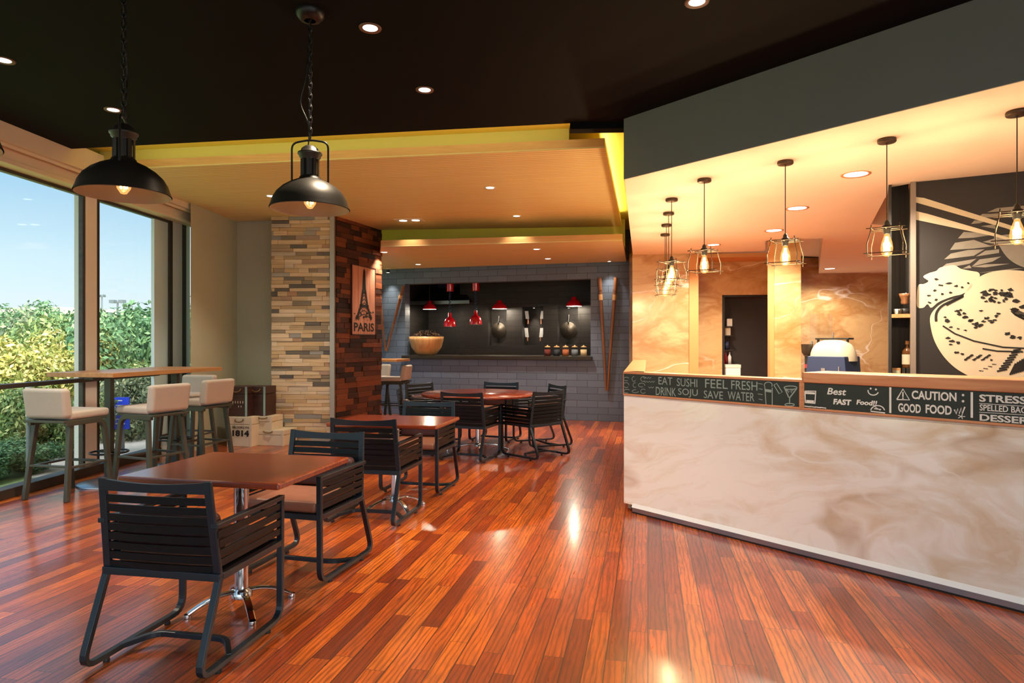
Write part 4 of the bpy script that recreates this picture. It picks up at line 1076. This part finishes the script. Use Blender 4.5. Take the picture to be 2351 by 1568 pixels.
# ================================================================ PARIS BOARD ON THE PILLAR
u0, za = FPr.hit(801, 608); u1, zb = FPr.hit(854, 768); y_ = -.055
t = thing('wall_sign', 'pinkish plank sign with a tower silhouette lettered PARIS on the charred pillar cladding', 'sign', FPr.loc, FPr.rot)
MB().box(u0, u1, y_, -.03, zb, za).build('board', 'signwood', t, bev=.003)
g = MB()
for k in range(3): uu = u0 + (u1 - u0) * (.25 + .25 * k); g.box(uu, uu + .003, y_ - .001, y_, zb, za)
g.box(u0 - .012, u0, y_ - .004, -.03, zb, za).box(u1, u1 + .012, y_ - .004, -.03, zb, za).box(u0, u1, y_ - .004, -.03, za, za + .012).box(u0, u1, y_ - .004, -.03, zb - .012, zb)
g.build('frame', 'trunkbrown', t)
dw, dh = u1 - u0, za - zb
MB().text('PARIS', u0 + .06 * dw, u0 + .94 * dw, zb + .04 * dh, zb + .17 * dh, y_ - .002, bold=.03).build('lettering', 'ink', t)
g = MB()
def tp(a, b): return (u0 + a * dw, zb + b * dh)
for pts, w in (([(.18, .22), (.36, .42), (.46, .68), (.5, .95)], .05), ([(.82, .22), (.64, .42), (.54, .68), (.5, .95)], .05), ([(.3, .42), (.7, .42)], .04), ([(.4, .62), (.6, .62)], .03), ([(.5, .66), (.5, .97)], .03)):
    g.stroke([tp(*p) for p in pts], w, y_ - .002)
for i in range(9):
    a = i / 8; xl, xr = .2 + .27 * a, .8 - .27 * a; z0_ = .24 + .45 * a
    g.stroke([tp(xl, z0_), tp(.5, z0_ + .06), tp(xr, z0_)], .014, y_ - .002)
rg = random.Random(4)
for i in range(26):
    cx_, cz_ = rg.uniform(.06, .94), rg.uniform(.2, .36); r = rg.uniform(.03, .07)
    g.flat([(u0 + cx_ * dw + r * .5 * math.cos(k) * rg.uniform(.4, 1), zb + cz_ * dh + r * .4 * math.sin(k) * rg.uniform(.4, 1)) for k in (0, 1.2, 2.4, 3.6, 4.8)], y_ - .0025)
g.build('tower_picture', 'ink', t)

# ================================================================ KITCHEN HATCH
def hp(px, py, back): u, z = FB.hit(px, py, back); x, y, _ = FB.pt(u, back); return x, y, z


def red_pendant(px, ytop, ybot, wpx, back, label):
    x, y, z = hp(px, ybot, back); zt = hp(px, ytop, back)[2]; r = wpx / 2 * 12.6 / FPX; h = (zt - z) * 1.0
    t = thing('red_pendant', label, 'pendant lamp', (x, y, z), FB.rot, 'red enamel pendants in the kitchen hatch')
    MB().lathe([(r, 0), (r * .97, h * .16), (r * .84, h * .38), (r * .6, h * .58), (r * .34, h * .68), (r * .3, h * .95), (.012, h)], 28).build('shade', 'red', t)
    MB().lathe([(.01, h * .9), (r * .3, h * .7), (r * .68, h * .48), (r * .95, .0)], 28).build('lining', 'white', t)
    MB().tube([(0, 0, h), (0, 0, 2.6 - z)], .006, 6).build('cord', 'blackmetal', t)
    MB().lathe([(.0, h * .3), (.03, h * .35), (.03, h * .5), (.015, h * .8)], 12).build('bulb', 'lens', t)
    light('POINT', 'pendant_glow', (0, 0, .0), 14, WARM, parent=t, shadow_soft_size=.03)
    return t


red_pendant(986, 690, 710, 33, .7, 'wide red enamel pendant over the wooden bowl')
red_pendant(1147, 689, 709, 35, .7, 'wide red enamel pendant in front of the first hanging wok')
red_pendant(1318, 681, 703, 35, .7, 'wide red enamel pendant in front of the second hanging wok, by the glass jars')


def heat_lamp(px, yc, ys0, ys1, wpx, back, label):
    x, y, z = hp(px, ys1, back); zt = hp(px, ys0, back)[2]; zc = hp(px, yc, back)[2]; r = wpx / 2 * 12.0 / FPX; h = zt - z
    t = thing('heat_lamp', label, 'heat lamp', (x, y, z), FB.rot, 'red heat lamps on coiled leads')
    MB().lathe([(r, 0), (r, h * .14), (r * .94, h * .34), (r * .76, h * .52), (r * .46, h * .64), (r * .28, h * .7), (r * .26, h)], 28).build('shade', 'red', t)
    MB().lathe([(.01, h * .5), (r * .85, h * .3), (r * .96, .0)], 28).build('lining', 'chrome', t)
    n = 70; MB().tube([(.018 * math.cos(i * .9), .018 * math.sin(i * .9), h + (zc - z - h) * i / n) for i in range(n + 1)], .007, 5).build('coiled_lead', 'navy', t)
    MB().lathe([(.066, zc - z), (.068, zc - z + .01), (.068, 2.6 - z)], 24).build('canopy', 'red', t)
    return t


heat_lamp(1033, 669.5, 718, 750, 29, .35, 'red heat lamp hanging lower on a coiled lead, beside the wooden bowl')
heat_lamp(1092, 668, 713, 745, 29, .35, 'red heat lamp hanging higher on a coiled lead, towards the hanging woks')
# extractor hood
hl, hz = FB.hit(950, 697, 1.0); hr, _ = FB.hit(1085, 700, 1.0)
t = thing('extractor_hood', 'dark steel extractor hood with a bright lower edge behind the red heat lamps', 'extractor hood', FB.loc, FB.rot)
MB().hexa([(hl, .8, hz), (hr, .8, hz), (hr, 1.69, hz), (hl, 1.69, hz), (hl + .25, 1.2, 2.45), (hr - .25, 1.2, 2.45), (hr - .25, 1.69, 2.45), (hl + .25, 1.69, 2.45)]).build('canopy', 'dark', t)
MB().box(hl - .01, hr + .01, .78, .80, hz - .035, hz + .035).build('steel_lip', 'steel', t, bev=.004)
MB().box(hl + .4, hr - .4, 1.3, 1.69, 2.45, 2.6).build('duct', 'navy', t)
# wooden bowl and its heap
x, y, z = hp(979, 812, .16); r = 40 * 12.2 / FPX; h = hp(979, 773, .16)[2] - hz0
t = thing('wooden_bowl', 'big pale turned wooden bowl on the hatch ledge', 'bowl', (x, y, hz0), FB.rot)
MB().lathe([(.0001, 0), (r * .42, .0), (r * .62, .04), (r * .86, h * .42), (r * .98, h * .82), (r, h), (r * .95, h), (r * .9, h * .7), (r * .55, .08), (.0001, .05)], 44).build('bowl_wall', 'bowlwood', t)
hm = MB(); rg = random.Random(2)
for i in range(230):
    a, q = rg.uniform(0, 6.28), math.sqrt(rg.random()) * r * .86; zz = h * .86 + (1 - (q / r) ** 2) * .17 * rg.uniform(.6, 1.0)
    c = Vector((q * math.cos(a), q * math.sin(a), zz)); d = Vector((rg.uniform(-1, 1), rg.uniform(-1, 1), rg.uniform(-.4, 1))).normalized() * .035
    e = Vector((rg.uniform(-1, 1), rg.uniform(-1, 1), rg.uniform(-1, 1))) * .025
    hm.tube([c - d, c + e, c + d], .008, 5, r2=.004); hm.r[-7:] = [rg.random()] * 7
M['mush'] = attr_mat('dried_mushroom', [(0, (40, 30, 24)), (.5, (92, 70, 54)), (1, (150, 122, 98))], .7, (20, 20, 20), .3, 0)
tag(hm.build('dried_mushrooms', 'mush', None, (x, y, hz0), FB.rot, attr=True), 'heap of dark dried mushrooms piled in the wooden bowl', 'dried mushrooms', kind='stuff')
# woks and cleavers in the lit niches
for px, py, rad, w in ((1144, 759, 17.5, 'in the niche behind the middle red pendant'), (1305, 759, 18.5, 'in the niche above the glass jars')):
    x, y, z = hp(px, py, b1 + .10); r = rad * 13. / FPX
    t = thing('hanging_wok', 'blackened steel wok hung up by its handle, ' + w, 'wok', (x, y, z), FB.rot, 'woks hung in the lit niches')
    wk = MB().lathe([(.0001, r * .42), (r * .35, r * .37), (r * .7, r * .21), (r, 0), (r * 1.02, .004), (r * .98, .006), (r * .68, r * .25), (r * .33, r * .41), (.0001, r * .46)], 36)
    wk.v = [(a, -c + r * .2, b) for a, b, c in wk.v]; wk.build('pan', 'lamp', t)
    MB().tube([(0, .0, r * .97), (0, .03, r * 1.5), (0, .045, r * 1.9)], .014, 8, r2=.01).build('handle', 'dark', t)
    MB().tube([(0, .05, r * 1.85), (0, .10, r * 1.9)], .006, 6).build('hook', 'brass', t)
for (x0, x1, y0_, y1_, y2_), w, s in (((1207, 1215, 714, 732, 744), 'upper left', 1), ((1240, 1248, 714, 732, 744), 'upper right', -1), ((1206, 1214, 753, 774, 783), 'lower left', 1), ((1238, 1246, 753, 774, 783), 'lower right', -1)):
    ua, zt = FB.hit(x0, y0_, b1 + .15); ub, zm = FB.hit(x1, y1_, b1 + .15); zb_ = FB.hit(x1, y2_, b1 + .15)[1]
    t = thing('cleaver', 'steel cleaver hung blade up, %s of four between the woks' % w, 'cleaver', FB.pt((ua + ub) / 2, b1 + .15, zm), FB.rot, 'cleavers in the lit niche')
    hw = (ub - ua) / 2; k = s * .02
    MB().hexa([(-hw, -.003, 0), (hw, -.003, 0), (hw, .003, 0), (-hw, .003, 0), (-hw - k, -.002, zt - zm), (hw - k, -.002, zt - zm), (hw - k, .002, zt - zm), (-hw - k, .002, zt - zm)]).build('blade', 'pale', t)
    MB().box(s * hw * .3 - .012, s * hw * .3 + .012, -.01, .01, zb_ - zm, 0).build('handle', 'signwood', t, bev=.004)
    MB().tube([(-k, .0, (zt - zm) * .85), (-k, .055, (zt - zm) * .85)], .005, 6).build('hook', 'steel', t)
for (a, b, z0, z1), w in zip(nich, ('over the first wok', 'over the cleavers', 'over the second wok')):
    x, y, _ = FB.pt((a + b) / 2, b1 + .1)
    t = thing('niche_spotlight', 'tiny recessed spotlight in the niche top, ' + w, 'spotlight', (x, y, z1), FB.rot, 'niche spotlights')
    MB().lathe([(.02, 0), (.028, -.012), (.022, -.014)], 14).build('trim_ring', 'steel', t)
    MB().lathe([(.0001, -.0145), (.02, -.0145)], 14).build('lens', 'lens', t)
    light('SPOT', 'niche_beam', (0, 0, -.02), 26, WARM, (R_(-8), 0, 0), t, spot_size=R_(75), spot_blend=.6, shadow_soft_size=.015)
# jars on the ledge
JC = [((122, 40, 26), 'brick red spice', 'leftmost'), ((44, 52, 66), 'near-black grains', 'second from the left'), ((196, 110, 66), 'orange lentils', 'middle'), ((120, 130, 142), 'grey grains', 'second from the right'), ((230, 206, 158), 'cream flour', 'rightmost')]
for px, (c, w, pos) in zip((1257, 1278, 1298.5, 1319.5, 1340), JC):
    x, y, z = hp(px, 818, .03); t = thing('glass_jar', 'glass storage jar of %s, %s of five on the hatch ledge' % (w, pos), 'jar', (x, y, hz0), 0, 'glass jars on the hatch ledge')
    M['jar'] = mat('jar_contents_' + pos.replace(' ', '_'), c, .7, 0, .3, 90)
    MB().lathe([(.056, .0), (.06, .01), (.06, .125), (.046, .15), (.046, .16)], 24).build('glass_body', 'clear', t)
    MB().lathe([(.0001, .006), (.054, .006), (.055, .118), (.0001, .122)], 24).build('contents', 'jar', t)
    MB().lathe([(.048, .158), (.05, .17), (.03, .178), (.01, .18), (.014, .192), (.0001, .198)], 20).build('lid', 'bowlwood', t)
# giant bamboo poles on the end wall, in two V shapes
for (a, b), lab in ((((1377.6, 638), (1392.8, 896)), 'long bamboo pole leaning right, left leg of the tall V beside the counter'), (((1415, 638), (1396, 896)), 'long bamboo pole leaning left, right leg of the tall V beside the counter'),
                    (((872, 657), (887.5, 805)), 'bamboo pole beside the clad pillar, left leg of the smaller V'), (((929, 656), (890.5, 805)), 'bamboo pole next to the kitchen hatch, right leg of the smaller V')):
    A, B = FB.hit(*a), FB.hit(*b); yb = -.05
    t = thing('bamboo_pole', lab, 'bamboo pole', FB.loc, FB.rot, 'bamboo poles on the block wall')
    pa, pb = Vector((A[0], yb, A[1])), Vector((B[0], yb, B[1])); g = MB(); N = 9
    for i in range(N):
        p, q = pa.lerp(pb, i / N), pa.lerp(pb, (i + 1) / N); r0_, r1_ = .034 - .016 * i / N, .034 - .016 * (i + 1) / N
        g.tube([p, p.lerp(q, .5), q], r0_, 10, r2=r1_); g.tube([q - (q - p) * .03, q + (q - p) * .02], r1_ * 1.15, 10)
    g.build('cane', 'bamboo', t)
    MB().tube([pa.lerp(pb, .15), pa.lerp(pb, .20)], .0355, 10).build('cord_band', 'bowlwood', t)
    for f in (.1, .85): MB().tube([pa.lerp(pb, f) + Vector((0, .0, 0)), pa.lerp(pb, f) + Vector((0, .05, 0))], .008, 6).build('wall_peg', 'dark', t)

# ================================================================ BEHIND THE COUNTER
FO = Fr(PXZ(1840, 6.9), PXZ(2030, 6.3))
t = thing('back_counter', 'low work counter behind the service counter carrying the domed oven', 'counter', FO.loc, FO.rot)
MB().box(-.05, FO.len + .1, -.1, .55, .86, .9).build('worktop', 'steel', t, bev=.004)
MB().box(-.03, FO.len + .08, -.06, .53, 0, .86).build('carcass', 'beige', t)
uc, _ = FO.hit(1913, 800, .2); s_ = 6.75 / FPX
x, y, _ = FO.pt(uc, .2)
t = thing('domed_oven', 'small domed oven with cream hood and navy front on the back counter', 'oven', (x, y, .9), FO.rot)
zt = HZ(780, 6.75) - .9; zm = HZ(818, 6.75) - .9
g = MB(); rx = 52 * s_; prof = [(math.cos(a), math.sin(a)) for a in [math.pi / 2 * i / 8 for i in range(9)]]
g.lathe([(max(rx * c ** .6, .0001), zm - .05 + (zt - zm + .05) * s) for c, s in prof], 36); g.v = [(a, b * .75, c) for a, b, c in g.v]
g.build('dome', 'dome', t)
g = MB().hexa([(-.215, -.20, 0), (.215, -.20, 0), (.22, .17, 0), (-.22, .17, 0), (-.185, -.185, zm), (.185, -.185, zm), (.2, .17, zm), (-.2, .17, zm)]); g.build('body', 'navy', t, bev=.008)
MB().box(-.04, .0, -.202, -.19, .06, .18).box(.13, .14, -.20, -.185, .04, .2).build('panel_grille', 'steel', t)
MB().box(-.18, .16, -.02, .12, zt + .002, zt + .02).box(-.17, -.15, .0, .02, zt - .05, zt + .01).box(.13, .15, .0, .02, zt - .05, zt + .01).build('cup_rail', 'dark', t, bev=.003)
MB().lathe([(.006, zt + .005), (.006, zt + .06), (.011, zt + .065), (.0001, zt + .08)], 10).build('vent_knob', 'steel', t)
x, y, _ = FO.pt(FO.u(1853, .2), .2)
t = thing('coffee_grinder', 'dark coffee grinder with red badge beside the domed oven', 'coffee grinder', (x, y, .9), FO.rot)
MB().box(-.05, .07, -.1, .1, 0, .06).box(-.02, .05, -.02, .1, .06, .3).build('body', 'dark', t, bev=.006)
MB().lathe([(.03, .3), (.055, .34), (.06, .42), (.062, .425)], 20).build('hopper', 'lamp', t)
MB().box(-.012, .03, -.03, -.02, .17, .21).build('badge', 'red', t)
x, y, _ = FO.pt(FO.u(1885, .42), .42)
t = thing('acrylic_panel', 'clear upright acrylic panel standing behind the domed oven', 'panel', (x, y, .9), FO.rot)
MB().box(-.12, .12, -.003, .003, .40, HZ(719, 7.0) - .9).build('sheet', 'clear', t)
for sx in (-.10, .10): MB().box(sx - .006, sx + .006, -.006, .006, 0, .46).build('stand', 'steel', t)
# niche shelves and what stands on them
def np_(px, py, back): u, z = FM.hit(px, py, back); return u, z
_, zs = np_(2070, 722, .12); _, zl = np_(2070, 863, .12)
t = thing('niche_shelf', 'oak shelf board in the dark niche beside the mural', 'shelf', FM.loc, FM.rot, 'niche shelves'); MB().box(u2047, u2090, .0, .262, zs - .03, zs).build('shelf_board', 'bartop', t)
t = thing('niche_shelf', 'lower dark shelf in the niche, level with the counter ledge', 'shelf', FM.loc, FM.rot, 'niche shelves'); MB().box(u2047, u2090, .0, .262, zl - .03, zl).build('shelf_board', 'dark', t)
u = FM.u(2077, .13)
t = thing('coffee_dripper', 'glass hourglass coffee dripper with a wooden collar on the niche shelf', 'coffee maker', FM.pt(u, .13, zs), FM.rot)
MB().lathe([(.05, 0), (.055, .02), (.045, .06), (.02, .105), (.022, .12), (.05, .185)], 24).build('flask', 'clear', t)
MB().lathe([(.0001, .004), (.05, .004), (.046, .05), (.0001, .052)], 20).build('coffee', 'dark', t)
MB().lathe([(.024, .085), (.030, .10), (.028, .125), (.040, .15), (.046, .175), (.04, .175)], 20).build('collar', 'bamboo', t)
for px, w, m_ in ((2058, 'pale cup, outer one', 'white'), (2066, 'dark cup, beside the coffee dripper', 'lamp')):
    t = thing('small_cup', 'small %s on the niche shelf' % w, 'cup', FM.pt(FM.u(px, .08), .08, zs), FM.rot, 'cups on the niche shelf')
    MB().lathe([(.014, 0), (.02, .02), (.022, .045), (.019, .045), (.017, .02), (.0001, .008)], 18).build('cup_wall', m_, t)
zb2 = np_(2070, 845, .12)[1]
for x0, x1, m_, lab in ((2048, 2068, 'bartop', 'plain cream carton on the lower niche shelf'), (2071, 2079, 'dark', 'black carton on the lower niche shelf, next to the cream one'), (2080.5, 2088.5, 'dark', 'black carton on the lower niche shelf, against the grey post')):
    ua, ub = FM.u(x0, .08), FM.u(x1, .08)
    t = thing('carton', lab, 'box', FM.pt((ua + ub) / 2, .14, zl), FM.rot, 'cartons on the lower niche shelf'); w = (ub - ua) / 2
    MB().box(-w, w, -.06, .06, 0, zb2 - zl).build('box_body', m_, t, bev=.002)
    MB().box(-w * .7, w * .7, -.0608, -.060, .02, zb2 - zl - .02).build('front_panel', 'beige' if m_ == 'bartop' else 'lamp', t)
u = FM.u(2083, .13); hb = np_(2083, 782, .13)[1] - zb2
t = thing('whisky_bottle', 'amber spirit bottle with cream label standing on the black cartons', 'bottle', FM.pt(u, .13, zb2), FM.rot)
M['amber'] = mat('amber_spirit', (96, 58, 26), .12, 0, .1, 6)
MB().lathe([(.0001, 0), (.036, .0), (.038, .008), (.038, hb * .58), (.032, hb * .66), (.013, hb * .74), (.013, hb * .88)], 22).build('glass_body', 'amber', t)
MB().lathe([(.0386, hb * .14), (.0386, hb * .50)], 22).build('label', 'mcream', t)
MB().lathe([(.016, hb * .86), (.016, hb * .99), (.0001, hb)], 16).build('cap', 'bartop', t)
# the rack glimpsed through the recessed doorway
bk = rb + .35
ul, ur = FK.u(1651, bk), FK.u(1681, bk)
t = thing('storage_rack', 'narrow storage rack glimpsed at the left inside the dark doorway', 'rack', FK.loc, FK.rot)
lv = [FK.hit(1670, p, bk)[1] for p in (749, 770, 803, 836)]
for z in lv + [.55, .25]: MB().box(ul - .1, ur, bk - .08, bk + .14, z - .015, z).build('rack_shelf', 'lamp', t)
for u in (ul - .1, ur - .012): MB().box(u, u + .012, bk + .12, bk + .14, 0, lv[0] + .3).build('upright', 'dark', t)
for (x0, x1, y0_, y1_), z, m_, lab, nm in (((1668, 1680, 732, 749), lv[0], 'white', 'cream carton on the top shelf of the doorway rack', 'carton'), ((1663, 1676, 752, 770), lv[1], 'mcream', 'pale carton on the second shelf of the doorway rack', 'carton'),
                                         ((1662, 1673, 784, 803), lv[2], 'navy', 'navy tin on the third shelf of the doorway rack', 'tin'), ((1663, 1669, 806, 836), lv[3], 'red', 'red bottle on the fourth shelf of the doorway rack', 'bottle'),
                                         ((1671, 1679, 808, 836), lv[3], 'pale', 'pale bottle beside the red one in the doorway rack', 'bottle')):
    ua, ub = FK.u(x0, bk), FK.u(x1, bk); h = FK.hit(x0, y0_, bk)[1] - z
    t = thing('stored_' + nm, lab, nm, FK.pt((ua + ub) / 2, bk, z), FK.rot, 'goods on the doorway rack'); w = (ub - ua) / 2
    if nm == 'bottle': MB().lathe([(.0001, 0), (w, 0), (w, h * .6), (w * .4, h * .78), (w * .4, h)], 16).build('bottle_body', m_, t)
    elif nm == 'tin': MB().lathe([(.0001, 0), (w, 0), (w, h), (.0001, h)], 20).build('tin_body', m_, t)
    else: MB().box(-w, w, -w, w, 0, h).build('box_body', m_, t, bev=.003)
ua, ub = FK.u(1663, bk), FK.u(1681, bk); zt = FK.hit(1670, 838, bk)[1]
t = thing('storage_crate', 'pale blue crate at the foot of the doorway rack', 'crate', FK.pt((ua + ub) / 2, bk - .3, .0), FK.rot)
MB().box(-.12, .1, -.1, .1, 0, zt - .03).build('crate_body', 'pale', t, bev=.006); MB().box(-.125, .105, -.105, .105, zt - .03, zt + .02).build('lid', 'white', t, bev=.004)

# ================================================================ THE GARDEN OUTSIDE
GZ = -.14
def cp3(xc, z, h): x, y = W2(xc, z); return (x, y, h)


struct('ground', MB().prism(cpoly((-4.9, -6), (-4.32, 8.2), (-4.4, 14), (-4.6, 160), (-160, 160), (-120, -6)), GZ - .2, GZ), 'lawn')
pp = [PH(px, py, GZ) for px, py in ((70, 1098), (190, 1096), (470, 1010), (470, 965), (300, 985), (200, 1012), (120, 1050))]
struct('path', MB().prism(pp, GZ, GZ + .012), 'paving')


def leafball(seed, n, lumps, leaf, flat_=.5):
    """a mass of separate leaves gathered on a few rounded lumps; unit radius, unit height"""
    rg = random.Random(seed); mb = MB()
    L = [(rg.uniform(-.55, .55), rg.uniform(-.55, .55), rg.uniform(.2, .78), rg.uniform(.2, .38)) for _ in range(lumps)]
    for i in range(n):
        lx_, ly_, lz, lr = L[i % lumps]
        d = Vector((rg.gauss(0, 1), rg.gauss(0, 1), rg.gauss(0, 1))).normalized(); q = lr * (rg.random() ** .35)
        c = Vector((lx_, ly_, lz)) + d * q
        if c.z < .0: c.z = rg.random() * .3
        nrm = (d + Vector((rg.uniform(-1, 1), rg.uniform(-1, 1), rg.uniform(-.6, 1))) * .9).normalized()
        a = nrm.cross(Vector((0, 0, 1)) if abs(nrm.z) < .9 else Vector((1, 0, 0))).normalized(); b = nrm.cross(a)
        th = rg.uniform(0, 6.28); u = a * math.cos(th) + b * math.sin(th); v = nrm.cross(u); l = leaf * rg.uniform(.6, 1.3)
        mb.add([c - u * l, c + v * l * .45 + nrm * l * .1, c + u * l, c - v * l * .45 + nrm * l * .1], [(0, 1, 2, 3)], False, rg.random())
    return mb


FOL = {}
for k, nm in enumerate(('sunny', 'mid', 'deep', 'grey')):
    for j in range(2): FOL[(k, j)] = leafball(20 + k * 3 + j, 9000, 16, .038).mesh('foliage', LEAF[k], True)
AIRY = [leafball(60 + j, 3600, 10, .034).mesh('crown', LEAF[3 - j], True) for j in range(2)]
STEM = MB()
for k in range(7):
    a = k * .9; STEM.tube([(.03 * math.cos(a), .03 * math.sin(a), 0), (.2 * math.cos(a), .2 * math.sin(a), .3), (.42 * math.cos(a + .3), .42 * math.sin(a + .3), .6)], .018, 5, r2=.006)
STEM = STEM.mesh('stem', M['bark'])


def shrub(px, z, r, h, k, label, j=0, group='shrubs in the garden'):
    x, y = PXZ(px, z); t = thing('shrub', label, 'shrub', (x, y, GZ), rnd.uniform(0, 6.28), group)
    for nm, me in (('foliage', FOL[(k, j)]), ('stem', STEM)):
        o = bpy.data.objects.new(nm, me); COL.objects.link(o); o.parent = t; o.scale = (r, r, h)
    return t


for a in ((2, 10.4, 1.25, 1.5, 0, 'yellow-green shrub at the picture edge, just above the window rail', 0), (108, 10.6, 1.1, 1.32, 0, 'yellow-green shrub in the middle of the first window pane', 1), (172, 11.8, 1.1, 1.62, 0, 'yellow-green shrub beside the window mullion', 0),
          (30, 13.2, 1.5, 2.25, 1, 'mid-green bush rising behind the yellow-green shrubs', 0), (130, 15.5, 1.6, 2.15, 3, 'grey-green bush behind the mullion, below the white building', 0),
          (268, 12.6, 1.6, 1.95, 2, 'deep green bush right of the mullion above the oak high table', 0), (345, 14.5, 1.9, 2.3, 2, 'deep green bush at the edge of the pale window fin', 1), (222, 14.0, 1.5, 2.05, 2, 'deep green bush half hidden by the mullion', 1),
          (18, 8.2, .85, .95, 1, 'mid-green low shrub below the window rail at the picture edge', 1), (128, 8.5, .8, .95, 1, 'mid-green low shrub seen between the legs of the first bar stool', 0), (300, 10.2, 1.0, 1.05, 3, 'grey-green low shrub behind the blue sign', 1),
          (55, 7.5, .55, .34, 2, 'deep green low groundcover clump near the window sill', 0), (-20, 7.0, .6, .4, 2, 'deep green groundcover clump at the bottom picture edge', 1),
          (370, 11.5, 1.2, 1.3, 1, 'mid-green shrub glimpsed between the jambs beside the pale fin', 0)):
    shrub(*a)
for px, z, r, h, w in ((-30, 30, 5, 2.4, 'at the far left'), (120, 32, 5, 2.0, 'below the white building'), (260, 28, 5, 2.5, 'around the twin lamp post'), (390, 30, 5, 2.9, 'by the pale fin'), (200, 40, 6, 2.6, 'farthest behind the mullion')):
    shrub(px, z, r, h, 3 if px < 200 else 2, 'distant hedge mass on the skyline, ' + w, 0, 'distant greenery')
for px, z, top, r, lab in ((92, 20, 676, 2.1, 'slender airy tree standing highest against the sky, left pane'), (150, 17, 700, 1.9, 'slender airy tree with dark sprays beside the mullion'), (322, 19, 716, 2.2, 'slender airy tree near the pale window fin'), (250, 18, 716, 1.6, 'slender airy tree in front of the twin lamp post'), (20, 18, 722, 1.9, 'slender airy tree at the left picture edge')):
    h = HZ(top, z) - GZ; x, y = PXZ(px, z); t = thing('garden_tree', lab, 'tree', (x, y, GZ), px, 'airy garden trees')
    o = bpy.data.objects.new('crown', AIRY[0 if px % 2 else 1]); COL.objects.link(o); o.parent = t; o.scale = (r, r, h * .62); o.location = (0, 0, h * .38)
    MB().tube([(0, 0, 0), (.05, .02, h * .4), (-.03, .05, h * .75)], .06, 7, r2=.02).build('trunk', 'bark', t)
# bollard lamp, blue notice, lamp posts, distant building
x, y = PXZ(66, 6.8); t = thing('bollard_lamp', 'slim grey bollard lamp with a white head outside the first window', 'bollard', (x, y, GZ))
MB().tube([(0, 0, 0), (0, 0, .72)], .025, 12).build('post', 'polegrey', t); MB().tube([(0, 0, .72), (0, 0, 1.02)], .028, 12).build('head', 'white', t)
x, y = PXZ(280, 8.8); z1_, z0_ = HZ(912, 8.8), HZ(985, 8.8)
t = thing('notice_board', 'bright blue notice on a post in the garden behind the high table', 'sign', (x, y, 0), TH)
MB().box(-.10, .10, -.01, .01, z0_, z1_).build('panel', 'blue', t)
g = MB()
for k, (w, hh) in enumerate(((.05, .012), (.08, .008), (.08, .008), (.06, .02), (.06, .008), (.07, .012))): g.box(-.08, -.08 + 2 * w * .9, -.0115, -.0105, z1_ - .05 - .062 * k, z1_ - .05 - .062 * k + hh)
g.build('lettering', 'white', t); MB().box(-.02, .02, .01, .03, GZ, z1_).build('post', 'polegrey', t)
for px, top, z, w, lab in ((270, 692, 46, 16, 'street lamp with twin flat heads, most prominent on the skyline'), (234, 679, 60, 6, 'tall thin street lamp beside the mullion'), (308, 712, 60, 10, 'short street lamp right of the twin-headed one'), (247, 720, 50, 9, 'low street lamp left of the twin-headed one')):
    x, y = PXZ(px, z); h = HZ(top, z); t = thing('street_lamp', lab, 'street lamp', (x, y, GZ), TH, 'street lamps on the skyline')
    MB().tube([(0, 0, 0), (0, 0, h - GZ)], .09, 8, r2=.06).build('pole', 'polegrey', t)
    hw = w / FPX * z
    MB().box(-hw, -.15, -.2, .2, h - GZ - .12, h - GZ + .1).build('lamp_head', 'polegrey', t); MB().box(.15, hw, -.2, .2, h - GZ - .12, h - GZ + .1).build('lamp_head', 'polegrey', t)
    MB().box(-.3, .3, -.05, .05, h - GZ - .1, h - GZ).build('crossarm', 'polegrey', t)
FBd = Fr(PXZ(-60, 74), PXZ(128, 70))
t = thing('distant_building', 'low white colonnaded building beyond the trees', 'building', FBd.loc, FBd.rot)
hb = HZ(707, 72)
MB().box(0, FBd.len, .8, 9, GZ, hb - .8).build('wall', 'stucco', t); MB().box(-.3, FBd.len + .3, -.3, 9.3, hb - .8, hb).build('roof', 'stucco', t)
for k in range(14): u = FBd.len * (k + .3) / 14; MB().box(u, u + .22, 0, .3, GZ, hb - .8).build('column', 'stucco', t)
for k in range(7): u = FBd.len * (k + .45) / 7; MB().box(u, u + .7, .76, .79, 1.6, 3.0).build('window', 'frame', t)
